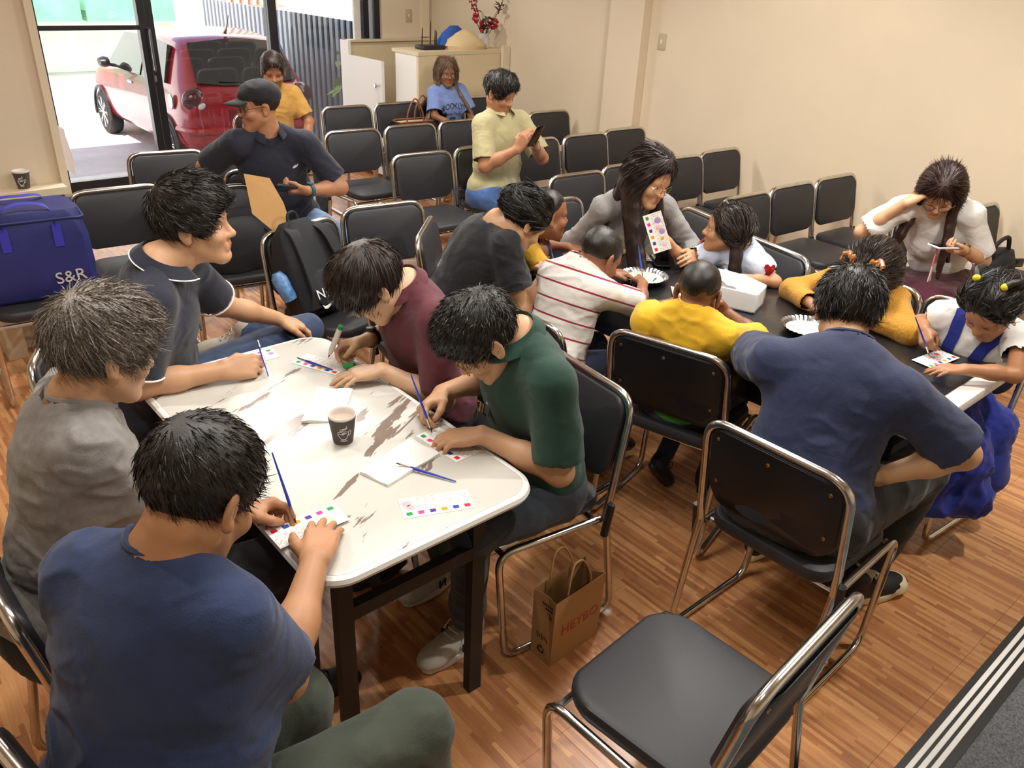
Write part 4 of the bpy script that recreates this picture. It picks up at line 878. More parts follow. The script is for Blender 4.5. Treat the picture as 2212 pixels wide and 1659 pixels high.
def cloth_mat(key, c, **kw):
    wr_ = kw.pop('wrinkle', 1.0); m = mat('cloth_'+key, c, kw.pop('rough', .85), bump=kw.pop('bump', .22), bscale=kw.pop('bscale', 260), var=kw.pop('var', .06), vscale=kw.pop('vscale', 14), sheen=.15, **kw)
    N, L, B = nodes_of(m); old = B.inputs['Normal'].links[0].from_node; tc = N.new('ShaderNodeTexCoord'); mp = N.new('ShaderNodeMapping'); mp.inputs['Scale'].default_value = (1, 1, 1.5); L.new(tc.outputs['Object'], mp.inputs[0]); prev = None
    for (sc, dist, ds, rg_) in ((5.0, .9, .0085, .24), (13, .7, .0016, .28)):
        n = N.new('ShaderNodeTexNoise'); n.inputs['Scale'].default_value = sc; n.inputs['Detail'].default_value = 1.5; n.inputs['Distortion'].default_value = dist; L.new(mp.outputs[0], n.inputs['Vector'])
        a = N.new('ShaderNodeMath'); a.operation = 'SUBTRACT'; a.inputs[1].default_value = .5; L.new(n.outputs['Fac'], a.inputs[0]); b = N.new('ShaderNodeMath'); b.operation = 'ABSOLUTE'; L.new(a.outputs[0], b.inputs[0])
        r_ = N.new('ShaderNodeMapRange'); r_.interpolation_type = 'SMOOTHSTEP'; r_.inputs[1].default_value = 0; r_.inputs[2].default_value = rg_; r_.inputs[3].default_value = 1; r_.inputs[4].default_value = 0; L.new(b.outputs[0], r_.inputs[0])
        bp = N.new('ShaderNodeBump'); bp.inputs['Strength'].default_value = min(1, .55*wr_); bp.inputs['Distance'].default_value = ds; L.new(r_.outputs[0], bp.inputs['Height'])
        if prev is not None: L.new(prev, bp.inputs['Normal'])
        prev = bp.outputs[0]
    L.new(prev, old.inputs['Normal']); return m
POSES = {
 'flat': (((10, 12, 8), (8, 12, 8), (9, 13, 8), (12, 14, 8)), ((.048, .046, .004), (.074, .058, .008), (.094, .064, .012)), .10),
 'rest': (((20, 30, 18), (22, 34, 20), (26, 38, 22), (30, 40, 24)), ((.048, .044, .010), (.074, .050, .018), (.094, .050, .024)), .05),
 'pen': (((34, 46, 24), (46, 60, 34), (58, 72, 40), (64, 76, 40)), ((.044, .040, .020), (.070, .036, .036), (.092, .022, .044)), .02),
 'hold': (((40, 55, 25), (44, 58, 28), (46, 60, 30), (48, 60, 30)), ((.046, .044, .012), (.072, .046, .030), (.094, .036, .040)), .03),
}
def hand_prims(Wp, d, n, side, hs, pose, k=.0045):
    d = nz(d); n = np.array(n, float); n = nz(n - d*(n@d)); q = np.cross(d, n)*(1 if side == 'R' else -1); Wp = np.array(Wp, float)
    fl, th, spread = POSES[pose]; out = []
    W_ = lambda a, b, c: Wp + (d*a + q*b + n*c)*hs
    offs = (.027, .009, -.009, -.026); kd = (.086, .090, .085, .076); ln = (.070, .078, .072, .056); rd = (.0088, .009, .0086, .0074)
    for i in range(4):
        out.append(cap(W_(.0, offs[i]*.55, .0), W_(kd[i], offs[i], -.002), .0165*hs, .0118*hs, .010*hs))
    out.append(ell(W_(.046, .0, .004), np.stack([d, q, n], 1), (.048*hs, .036*hs, .0145*hs), .01*hs))
    out.append(ell(W_(.036, .026, .010), np.stack([nz(d+q*.5), nz(q-d*.5), n], 1), (.032*hs, .019*hs, .015*hs), .012*hs))
    tips = []
    for i in range(4):
        p = W_(kd[i], offs[i], -.001); di = nz(d + q*spread*(1.5-i)*.8); a = 0
        for j, (fr, an) in enumerate(zip((.45, .31, .24), fl[i])):
            a += math.radians(an); v = di*math.cos(a) + n*math.sin(a); e = p + v*ln[i]*fr*hs*1.05
            out.append(cap(p, e, rd[i]*hs*(1-.07*j), rd[i]*hs*(.93-.08*j), .003*hs if j else .006*hs)); p = e
        tips.append(p)
    p0 = W_(.018, .020, .004); pts = [p0] + [W_(*t) for t in th]; rr = (.0135, .0125, .0105, .0085)
    for j in range(3): out.append(cap(pts[j], pts[j+1], rr[j]*hs, rr[j+1]*hs, .005*hs))
    return out, tips, pts[-1]
JOBS = []
def person(label, s, pel, neck, head, az, haz, hpitch=10, hroll=0, g=1.0, sL=None, sR=None, eL=None, eR=None, wL=None, wR=None, hL=None, hR=None, kL=None, kR=None, aL=None, aR=None, tL=None, tR=None,
           skin='#b5835f', top=None, bottom=None, hair=None, h=.0045, female=False, face='open', glasses=None, shoes=None, extra=None, child=False, lipc=None, hs=None):
    P = V3(*pel); Nk = V3(*neck); H_ = V3(*head); t = nz(Nk-P); Lt = np.linalg.norm(Nk-P); a = math.radians(az); f = V3(math.cos(a), math.sin(a), 0); f = nz(f - t*(f@t)); r = np.cross(f, t)
    F3 = np.stack([r, f, t], 1)
    sw = (.140 if female else .155)*s*(.92 if child else 1)
    _m = (V3(*sL)+V3(*sR))/2 if (sL and sR) else Nk - t*.062*s
    if sL: sL = tuple(_m + (V3(*sL)-_m)*.86)
    if sR: sR = tuple(_m + (V3(*sR)-_m)*.86)
    ss = {'L': V3(*sL) if sL else Nk - t*.062*s - r*sw + f*.012, 'R': V3(*sR) if sR else Nk - t*.062*s + r*sw + f*.012}
    ee = {'L': V3(*eL), 'R': V3(*eR)}; ww = {'L': V3(*wL), 'R': V3(*wR)}
    def torso(inf, k=.032, slim=1.0):
        L_ = [ell(P + t*.04*s, F3, (.158*s*g+inf, .118*s*g+inf, .11*s+inf), k), ell(P + t*Lt*.36 + f*.012*g, F3, (.138*s*g*slim+inf, .108*s*g*slim+inf, .15*s+inf), k),
              ell(P + t*Lt*.66 + f*.004, F3, (.152*s*(g*.5+.5)*slim+inf, .108*s*(.4*g+.6)*slim+inf, .155*s+inf), k), ell(P + t*Lt*.80 - f*.018*s, F3, (.145*s*(g*.4+.6)+inf, .080*s+inf, .115*s+inf), k)]
        for q in 'LR':
            L_.append(cap(Nk - t*.045*s, ss[q], .056*s+inf*.7, .046*s*(g*.3+.7)+inf*.6, k)); L_.append(cap(Nk + t*.012*s - f*.012*s, Nk*.45 + ss[q]*.55 + t*.012*s, .044*s+inf*.4, .034*s+inf*.5, k*.7))
        if female and not child:
            for q in (-1, 1): L_.append(ell(P + t*Lt*.60 + f*.070*s + r*q*.062*s, F3, (.056*s+inf, .045*s+inf, .056*s+inf), .05))
        return L_
    ar = (.038 if female or child else .0435)*s*(.6+.4*g)
    def arms(inf, q): return [cap(ss[q], ee[q], ar*1.1+inf, ar*.86+inf, .02), cap(ee[q], ee[q]*.55 + ww[q]*.45, ar*.84+inf, ar*.80+inf, .02), cap(ee[q]*.6 + ww[q]*.4, ww[q], ar*.80+inf, .0255*s+inf, .02)]
    # head frame
    ha = math.radians(haz); hp = math.radians(hpitch); hf = V3(math.cos(ha)*math.cos(hp), math.sin(ha)*math.cos(hp), -math.sin(hp)); hu = V3(math.cos(ha)*math.sin(hp), math.sin(ha)*math.sin(hp), math.cos(hp)); hr = np.cross(hf, hu)
    c_, s_ = math.cos(math.radians(hroll)), math.sin(math.radians(hroll)); hr, hu = hr*c_ + hu*s_, hu*c_ - hr*s_
    HR = np.stack([hr, hf, hu], 1); hsz = (1.0*s**.6 if not child else .98*(s**.3)) * (.97 if female else 1.0)
    Lw = lambda x, y, z: H_ + HR@(V3(x, y, z)*hsz)
    def he(c, rad, k=.015, op='', R_=None): return ell(Lw(*c), HR if R_ is None else HR@R_, V3(*rad)*hsz, k*hsz, op)
    def hc(a_, b_, ra, rb, k=.012, op=''): return cap(Lw(*a_), Lw(*b_), ra*hsz, rb*hsz, k*hsz, op)
    nr = (.050 if female else .056)*s
    if child: nr *= .92
    body = torso(-.012, slim=.80)[2:] + [cap(Nk - t*.03*s, Lw(0, -.018, -.055), nr*1.12, nr*.97, .03)]
    body += [he((0, -.008, .03), (.073, .094, .083)), he((0, .022, -.045), (.057, .067, .074), .02), hc((-.047, .01, -.055), (-.016, .062, -.100), .021, .018, .02), hc((.047, .01, -.055), (.016, .062, -.100), .021, .018, .02), he((0, .067, -.100), (.024, .021, .018), .018)]
    for q in (-1, 1): body += [he((q*.040, .056, -.032), (.024, .026, .022), .02), he((q*.031, .094, -.004), (.017, .016, .012), .014, '-')]
    body += [hc((-.036, .066, .014), (.036, .066, .014), .0145, .0145, .016), hc((0, .077, .004), (0, .096, -.030), .0075, .0115, .010), he((0, .098, -.033), (.011, .011, .009), .008)]
    for q in (-1, 1): body += [he((q*.0125, .089, -.036), (.0085, .010, .0075), .006)]
    body += [hc((-.019, .081, -.063), (.019, .081, -.063), .0068, .0068, .006), hc((0, .087, -.062), (0, .0871, -.0621), .007, .007, .006), hc((-.016, .081, -.074), (.016, .081, -.074), .0078, .0078, .006)]
    for q in (-1, 1):
        RT = np.array(Matrix.Rotation(q*.35, 3, 'Z')) @ np.array(Matrix.Rotation(.15, 3, 'X'))
        body += [he((q*.078, -.012, -.010), (.0075, .0185, .0315), .006, '', RT), he((q*.087, -.007, -.010), (.006, .010, .018), .006, '-', RT), he((q*.079, -.006, -.034), (.007, .010, .010), .006)]
    hands = {}
    for q, hd in (('L', hL), ('R', hR)):
        if not extra or 'no_arm'+q not in extra: body += arms(0, q)
        if hd:
            pr, tips, tt = hand_prims(ww[q], hd[0], hd[1], q, (hs or 1.0)*s*(.94 if female else 1.0)*(.98 if child else 1), hd[2]); body += pr; hands[q] = (tips, tt)
        else: body += hand_prims(ww[q], ww[q]-ee[q], V3(0, 0, -1) + f*.1, q, s*.95, 'rest')[0]
    sk = np.array(srgb(skin)); lips = sk*(np.array((1.02, .66, .62)) if female else np.array((.98, .80, .76))) if not lipc else np.array(srgb(lipc))
    paint = [(Lw(0, .088, -.063), .012*hsz, lips, (1.9, .9, .62)), (Lw(0, .086, -.074), .011*hsz, lips, (1.7, .9, .7))]
    root = dict(name='person', prims=body, h=h, kind='body', skin=sk, paint=paint, HR=HR, label=label, cat='person', base=V3(P[0], P[1], 0), freckle=.05)
    JOBS.append(root); ch = root['children'] = []
    # ---- top
    if top:
        inf = top.get('inf', .014); sl = top.get('sleeve', .72); prm = torso(inf + (.004 if female else .006)*0); cuts = []
        for q in 'LR':
            sa = top.get('sr', 1.0)
            if sl <= 1: e = ss[q] + (ee[q]-ss[q])*sl; prm += [cap(ss[q] - nz(ee[q]-ss[q])*.004, e, (ar*1.04+inf*.8)*(.5+.5*sa), (ar*.98+inf*1.3)*sa, .038, '', True)]; cuts.append((e, nz(ee[q]-ss[q]), .12))
            else:
                prm += [cap(ss[q], ee[q], ar*1.04+inf*.8, ar*.92+inf*1.0, .02)]; u = ee[q] + (ww[q]-ee[q])*min(sl-1, .96); prm += [cap(ee[q], u, ar*.9+inf*1.1, top.get('cuff', .032)*s+inf*.4, .02, '', True)]; cuts.append((u, nz(ww[q]-ee[q]), .1))
            if top.get('puff'): prm += [ell(ss[q]*.5 + (ss[q] + (ee[q]-ss[q])*.55)*.5, I3, V3(1, 1, 1)*top['puff'], .02)]
        hem = top.get('hem', -.06)
        if top.get('nk', 1): nkr = top.get('nk', 1.0); prm.append(ell(Nk + t*.034*s + f*top.get('nkf', .022)*s, F3, (nr*1.16*nkr, nr*1.16*nkr, .046*s), .008, '-')); prm.append(cap(Nk + t*.012*s, Lw(0, -.012, -.04) + t*.1, nr*1.05*nkr, nr*1.25*nkr, .008, '-'))
        if top.get('vneck'): prm.append(cap(Nk + f*.06*s + t*.02, Nk + f*.12*s - t*top['vneck']*s, .03*s, .012*s, .01, '-'))
        ch.append(dict(name=top.get('name', 'shirt'), prims=prm, h=top.get('h', .0085), kind='cloth', mat=top['mat'], planes=[(P + t*hem*s, -t)], cuts=cuts + [(P + t*hem*s, -t, .4)], fold=top.get('fold', .0055), freq=top.get('freq', 16)))
        if top.get('collar'):
            ch.append(dict(name='collar', kind='collar', args=(Nk + f*.008*s, t, f, r, nr*1.10, s, top.get('collar_h', .034)), mat=top.get('collar_mat', top['mat']), trim=top.get('trim')))
        if top.get('placket'):
            ch.append(dict(name='placket', kind='placket', args=(Nk, t, f, r, s, P), mat=top['mat']))
        if top.get('hemline'):
            for q in 'LR':
                e = ss[q] + (ee[q]-ss[q])*sl; ch.append(dict(name='cuff_band', kind='ring', args=(e, nz(ee[q]-ss[q]), (ar*.98+inf*1.3)*top.get('sr', 1.0)), mat=top['hemline']))
    # ---- bottom
    KK = {'L': V3(*kL) if kL else None, 'R': V3(*kR) if kR else None}; AA = {'L': V3(*aL) if aL else None, 'R': V3(*aR) if aR else None}
    if bottom:
        inf = bottom.get('inf', .0); prm = [ell(P - t*.005*s, F3, (.168*s*g+inf, .128*s*g+inf, .115*s+inf), .03)]; cuts = []; planes = []
        for q, sg in (('L', -1), ('R', 1)):
            hj = P + r*sg*.085*s*g - t*.02*s; kn = KK[q]; an = AA[q] if AA[q] is not None else kn + V3(0, 0, -.42*s); ak = an
            if bottom.get('crop'): an = ak + nz(kn-ak)*bottom['crop']; ch.append(dict(name='sock', kind='tube', pts=[ak + nz(kn-ak)*x for x in (-.03, .03, .09, .16)], rad=[.036*s, .034*s, .036*s, .040*s], mat='sock'))
            tr = .080*s*(.5+.5*g)
            if bottom.get('skirt'):
                fl_ = bottom.get('flare', 1.0); prm += [cap(hj, kn, tr*1.25, tr*1.05*fl_, .06), cap(kn, kn + (an-kn)*bottom['skirt'], tr*1.05*fl_, tr*1.25*fl_*fl_, .05, '', True)]
            else:
                prm += [cap(hj, kn, tr*1.08+inf, .060*s*(.6+.4*g)+inf, .035), cap(kn, an - nz(an-kn)*.0, .060*s*(.6+.4*g)+inf, .050*s+inf, .02, '', True)]; cuts.append((an, nz(an-kn), .1))
        if bottom.get('skirt'):
            mk = (KK['L']+KK['R'])/2; am = ((AA['L'] if AA['L'] is not None else KK['L']-V3(0, 0, .42*s)) + (AA['R'] if AA['R'] is not None else KK['R']-V3(0, 0, .42*s)))/2
            fl_ = bottom.get('flare', 1.0); prm += [cap(P, mk, .11*s, .09*s*fl_, .06), cap(mk, mk + (am-mk)*bottom['skirt'], .09*s*fl_, .11*s*fl_*fl_, .06, '', True)]
        ch.append(dict(name=bottom.get('name', 'trousers'), prims=prm, h=bottom.get('h', .012), kind='cloth', mat=bottom['mat'], planes=planes, cuts=cuts, fold=bottom.get('fold', .006), freq=bottom.get('freq', 14)))
    # ---- hair
    if hair: ch += hair_jobs(hair, Lw, HR, hsz, he, hc, t, f, r, Nk, s)
    # ---- face bits
    for q in (-1, 1):
        ey = 'open' if face == 'open' else 'down'
        if ey == 'open': ch.append(dict(name='eye', kind='eye', args=(Lw(q*.031, .0715, -.005), HR, hsz)))
        else: ch.append(dict(name='eyelash', kind='tube', pts=[Lw(q*(.031+x), .0795-.12*abs(x)-.02*x*x*40, -.0095-abs(x)*.12) for x in (-.013, -.007, 0, .007, .013)], rad=.0011*hsz, mat='print_black'))
        ch.append(dict(name='eyebrow', kind='tube', pts=[Lw(q*x, y, z) for x, y, z in ((.014, .0835, .013), (.026, .082, .0175), (.038, .0755, .0175), (.048, .066, .012))], rad=[.0018*hsz, .0026*hsz, .0024*hsz, .001*hsz], mat='print_black'))
    if glasses: ch.append(dict(name='eyeglasses', kind='glasses', Lw=Lw, sz=hsz, mat=glasses))
    if shoes:
        for q in 'LR':
            tp = {'L': tL, 'R': tR}[q]; an = AA[q]
            if an is not None: ch.append(dict(name='shoe', kind='shoe', args=(an, V3(*tp) if tp else f), s=s, style=shoes))
    return dict(root=root, Lw=Lw, HR=HR, P=P, N=Nk, t=t, f=f, r=r, ss=ss, ee=ee, ww=ww, hands=hands, s=s, hsz=hsz)
def hair_jobs(hp, Lw, HR, hsz, he, hc, t, f, r, Nk, s):
    st = hp['style']; key = hp.get('col', 'black'); hair_mat(key); th = hp.get('thick', .0); out = []
    pr = [he((0, -.014, .036), (.080+th, .101+th, .086+th), .02)]
    if hp.get('top'): pr.append(he((0, .012, .075), (.066, .082, .05+hp['top']), .03))
    fl = hp.get('fringe', 0)
    pr.append(he((0, .122, -.040-fl), (.098, .082, .105), .010, '-'))
    if st in ('short', 'buzz'):
        pr.append(he((0, .01, -.135), (.14, .14, .088+hp.get('nape', 0)), .012, '-'))
        for q in (-1, 1): pr.append(he((q*.088, .004, -.045), (.03, .036, .045), .008, '-'))
        out.append(dict(name='hair', kind='hair', prims=pr, h=hp.get('h', .0052), mat='hair_'+key, n=hp.get('n', 2600), len=hp.get('len', .03)*hsz, lift=hp.get('lift', .35), curl=hp.get('curl', .18), whorl=Lw(*hp.get('whorl', (.01, -.07, .095))), rad=hp.get('rad', .0011), fwd=HR[:, 1]*hp.get('fwd', .3) + HR[:, 0]*hp.get('side', 0), up=HR[:, 2], seed=hp.get('seed', 1), ref=Lw(0, -.014, .036), droop=hp.get('droop', .15)))
        return out
    # long styles: cap + locks
    for q in (-1, 1):
        if not hp.get('overear', True): pr.append(he((q*.088, .004, -.03), (.03, .03, .04), .008, '-'))
    fall = nz(hp.get('fall', (0, 0, -1))); Ln = hp.get('long', .3); guides = []
    nl = hp.get('locks', 15); a0, a1 = hp.get('arc', (-170, -10)); rg = np.random.RandomState(hp.get('seed', 2))
    for k in range(nl):
        a = math.radians(a0 + (a1-a0)*k/(nl-1)); ca, sa = math.cos(a), math.sin(a); ff = nz(hp['ffall']) if (hp.get('ffall') is not None and sa > hp.get('fsplit', -.25)) else fall
        p0 = Lw(ca*.05, sa*.06-.01, .10); p1 = Lw(ca*.082, sa*.104-.012, .035); p2 = Lw(ca*.088, sa*.102-.016, -.045); L_ = Ln*(.85+.25*rg.rand())
        p3 = p2 + (nz(ff)*.45 - HR[:, 2]*.35)*.10; sp = hp.get('spread', .0); lat = (HR[:, 0]*ca + HR[:, 1]*sa)
        p4 = p3 + ff*L_*.45 + lat*sp*.5; p5 = p4 + ff*L_*.55 + lat*sp*.5 + rg.normal(size=3)*.012
        if hp.get('gather') is not None: gp = Lw(*hp['gather']); p2 = p2*.4+gp*.6; p3 = gp + fall*.03; p4 = gp + fall*L_*.5 + rg.normal(size=3)*.008; p5 = gp + fall*L_ + rg.normal(size=3)*.012
        guides.append((spline([p0, p1, p2, p3, p4, p5], 4)))
    for G_ in guides:
        m = len(G_)
        for i in range(0, m-1, 2):
            j = min(i+2, m-1); R_ = lambda q: (.020*(1-q)**.5+.007)*hsz*hp.get('fat', 1); pr.append(cap(G_[i], G_[j], R_(i/m), R_(j/m), .014))
    out.append(dict(name='hair', kind='longhair', prims=pr, h=hp.get('h', .006), mat='hair_'+key, guides=guides, n=hp.get('n', 60), rad=hp.get('rad', .0011), seed=hp.get('seed', 2), fat=hp.get('fat', 1)*hsz, ns=hp.get('ns', 3800), ref=Lw(0, -.014, .036), whorl=Lw(*hp.get('whorl', (0, .05, .125))), gather=Lw(*hp['gather']) if hp.get('gather') is not None else None))
    if hp.get('bun') is not None:
        b = Lw(*hp['bun']); out[-1]['prims'] += [ell(b, HR, V3(.038, .034, .034)*hsz, .015), ell(b + HR[:, 2]*.015, HR, V3(.026, .03, .026)*hsz, .01)]
    return out
def compute(j):
    k = j['kind']
    if 'prims' in j:
        v, f = sdf_mesh(j['prims'], j['h'], j.get('planes', ()))
        if k == 'cloth':
            n = vnormals(v, f); sd_ = int(abs(v[0].sum())*1000) % 9973; vs = v*np.array((1, 1, .55)); rid = np.clip(1-3.2*np.abs(fold_noise(vs, sd_+1, j['freq']*1.25)), 0, 1)**1.5; msk = np.clip(.35+1.6*fold_noise(v, sd_+2, 7), 0, 1); rid2 = np.clip(1-3.0*np.abs(fold_noise(v*np.array((1, 1, 1.5)), sd_+3, j['freq']*2.1)), 0, 1)**1.5*np.clip(.2-1.5*fold_noise(v, sd_+4, 8), 0, 1)
            v = v + n*(fold_noise(vs, sd_, j['freq'])*j['fold']*1.2 + (rid*msk*1.5 + rid2*1.1 - .5)*j['fold'])[:, None]
            if j.get('cuts'): v, f = drop_caps(v, f, j['cuts'])
        if k == 'body':
            col = np.tile(np.append(j['skin'], 1.0), (len(v), 1)).astype(np.float32); nz_ = fold_noise(v, 5, 60)*.06; col[:, :3] *= (1+nz_)[:, None]
            for (c, rad, cc, sc) in j['paint']:
                q = ((v-c)@j['HR'])/(np.array(sc)*rad); w = np.clip(1.6-1.6*np.linalg.norm(q, axis=1)*.75, 0, 1)[:, None]; col[:, :3] = col[:, :3]*(1-w) + cc*w
            j['col'] = col
        if k == 'hair':
            n = vnormals(v, f); rg = np.random.RandomState(j['seed']); v = v + n*(fold_noise(v, j['seed'], 90)*.0025)[:, None]
            fi = rg.randint(0, len(f), j['n']); root = v[f[fi]].mean(1) + rg.normal(size=(j['n'], 3))*.0008; nn = n[f[fi, 0]]; outw = root - j['ref']; ok = (nn*outw).sum(1) > .0; root = root[ok]; nn = nn[ok]
            d = root - j['whorl']; d += j['fwd']*np.linalg.norm(d, axis=1)[:, None]; d -= nn*(d*nn).sum(1)[:, None]; d /= np.linalg.norm(d, axis=1)[:, None]+1e-9
            sv, sf = strands(root, d, nn, j['len'], j['rad'], j['seed'], j['lift'], j['curl'], droop=j['droop']); f = np.concatenate([f, sf+len(v)]); v = np.concatenate([v, sv])
        if k == 'longhair':
            rg = np.random.RandomState(j['seed']); n = vnormals(v, f); v = v + n*(fold_noise(v, j['seed'], 110)*.0016)[:, None]; allP = []
            for G_ in j['guides']:
                m = len(G_); T = G_[-1]-G_[0]; u = nz(np.cross(T, (.3, .5, .2))); w = nz(np.cross(T, u)); an = rg.rand(j['n'])*2*PI; rr = (.6+.5*rg.rand(j['n'])); ix = np.linspace(0, m-1, 7).astype(int); q = np.linspace(0, 1, 7)
                R_ = (.020*(1-q)**.5+.008)*j['fat']; off = (np.cos(an)[:, None]*u + np.sin(an)[:, None]*w)*rr[:, None]; allP.append(G_[ix][None] + off[:, None]*R_[None, :, None] + rg.normal(size=(j['n'], 7, 3))*.0015)
            sv, sf = strand_mesh(np.concatenate(allP), j['rad'], rg)
            cen = v[f].mean(1); dd = np.linalg.norm(cen - j['ref'], axis=1); cand = np.where(dd < .135*j['fat'])[0]; fi = cand[rg.randint(0, len(cand), j['ns'])]; root = v[f[fi]].mean(1); nn = n[f[fi, 0]]; ok = (nn*(root-j['ref'])).sum(1) > 0; root = root[ok]; nn = nn[ok]
            d = (j['gather'] - root) if j['gather'] is not None else (root - j['whorl']); d = d - nn*(d*nn).sum(1)[:, None]; d /= np.linalg.norm(d, axis=1)[:, None]+1e-9
            s2, f2 = strands(root, d, nn, .055, .0010, j['seed'], .03, .022, droop=.0, seg=5, hug=.10)
            f = np.concatenate([f, sf+len(v), f2+len(v)+len(sv)]); v = np.concatenate([v, sv, s2])
        j['v'], j['f'] = v, f
    return j
def collar_mesh(Nk, t, f, r, rad, s, hh):
    V = []; n = 33; A = np.linspace(-2.62, 2.62, n)     # angle 0 = nape
    for a in A:
        d = -f*math.cos(a) + r*math.sin(a); fr = (1-math.cos(a))/2; op = .030*s*fr**3
        top_ = Nk + d*rad*(.92+.10*fr) + t*(.052*s*(1-.55*fr)) + f*.012*fr; out_ = Nk + d*(rad*1.12+.018*s) + t*(.022*s*(1-.2*fr) - hh*.6*s*fr - .002) + f*(.028*fr)*s; inn = Nk + d*rad*.95 + t*(.0) + f*.012*fr
        V += [tuple(inn), tuple(top_), tuple(top_ + d*.004 - t*.003), tuple(out_), tuple(out_ - t*.004 - d*.002)]
    F = [(5*k+i, 5*k+i+1, 5*k+6+i, 5*k+5+i) for k in range(n-1) for i in range(4)]
    return V, F
def build_child(j, root):
    k = j['kind']; m = MATS[j['mat']] if 'mat' in j and isinstance(j['mat'], str) else j.get('mat')
    if 'v' in j: return mesh_obj(j['name'], j['v'] - j['origin'], j['f'], m, root)
    o = j['origin']
    if k == 'tube': return MB().tube([p-o for p in j['pts']], j['rad'], 7).build(j['name'], m, root)
    if k == 'eye':
        c, HR, z = j['args']; M = Matrix(HR.tolist()) @ Matrix.Diagonal((.0135*z, .0075*z, .0058*z)); e = MB().lathe([(.001, -1), (.5, -.87), (.87, -.5), (1, 0), (.87, .5), (.5, .87), (.001, 1)], 14, tuple(c-o), M).build('eye', mat('eye_white', '#d9d2ca', .2, coat=.5), root)
        c2 = c + HR[:, 1]*.0062*z; MB().lathe([(.0045*z, -.001), (.0042*z, .0012*z), (.001, .0016*z)], 10, tuple(c2-o), Matrix(HR.tolist()) @ Matrix.Rotation(-PI/2, 3, 'X')).build('iris', mat('iris', '#1a100b', .1, coat=.6), e); return e
    if k == 'glasses':
        Lw, z = j['Lw'], j['sz']; b = MB(); lens = []
        for q in (-1, 1):
            L_ = [Lw(q*.034 + .0245*math.cos(a_), .096 - .010*abs(math.cos(a_))*(1 if math.cos(a_)*q > 0 else 0), -.010 + .021*math.sin(a_)) - o for a_ in np.linspace(0, 2*PI, 24, endpoint=False)]
            b.tube(L_, .0013*z, 6, closed=True); lens.append(L_); b.tube([Lw(q*.0585, .087, -.004)-o, Lw(q*.074, .075, .0)-o, Lw(q*.082, -.005, .006)-o, Lw(q*.081, -.03, -.012)-o], .0013*z, 6)
        b.tube([Lw(-.0095, .097, -.004)-o, Lw(0, .0995, -.001)-o, Lw(.0095, .097, -.004)-o], .0013*z, 6); e = b.build('eyeglasses', m, root)
        for L_ in lens: mesh_obj('lens', [tuple(p) for p in L_], [tuple(range(24))], mat('lens', '#9aa4a8', .03, alpha=.05), e)
        return e
    if k == 'collar':
        V, F = collar_mesh(*j['args']); e = mesh_obj('collar', [tuple(np.array(p)-o) for p in V], F, m, root); so = e.modifiers.new('s', 'SOLIDIFY'); so.thickness = .002
        if j.get('trim'): MB().tube([tuple(np.array(p)-o) for p in V[3::5]], .0022, 5).build('collar_trim', MATS[j['trim']], e)
        return e
    if k == 'placket':
        Nk, t, f, r, s, P = j['args']; b = MB(); pts = [Nk + f*(.078+.05*q)*s - t*(.055+.15*q)*s for q in (0, .33, .66, 1)]; V = []
        for p in pts: V += [tuple(p - r*.014 - o), tuple(p + r*.014 - o), tuple(p + r*.012 + f*.003 - o), tuple(p - r*.012 + f*.003 - o)]
        e = mesh_obj('placket', V, [(4*a_+i, 4*a_+(i+1) % 4, 4*a_+4+(i+1) % 4, 4*a_+4+i) for a_ in range(3) for i in range(4)], m, root)
        for q in (.3, .75): p = Nk + f*(.078+.05*q+.004)*s - t*(.055+.15*q)*s - o; MB().lathe([(.0045, 0), (.004, .002)], 10, tuple(p), Matrix(np.stack([r, t, f], 1).tolist())).build('button', MATS['print_white'], e)
        return e
    if k == 'ring':
        e, d, rad = j['args']; u = nz(np.cross(d, (.2, .3, .9))); w = np.cross(d, u); return MB().tube([e - o + rad*1.0*(math.cos(a_)*u + math.sin(a_)*w) for a_ in np.linspace(0, 2*PI, 28, endpoint=False)], .003, 6, closed=True).build(j['name'], MATS[j['mat']], root)
    if k == 'shoe': return shoe(j, root, o)
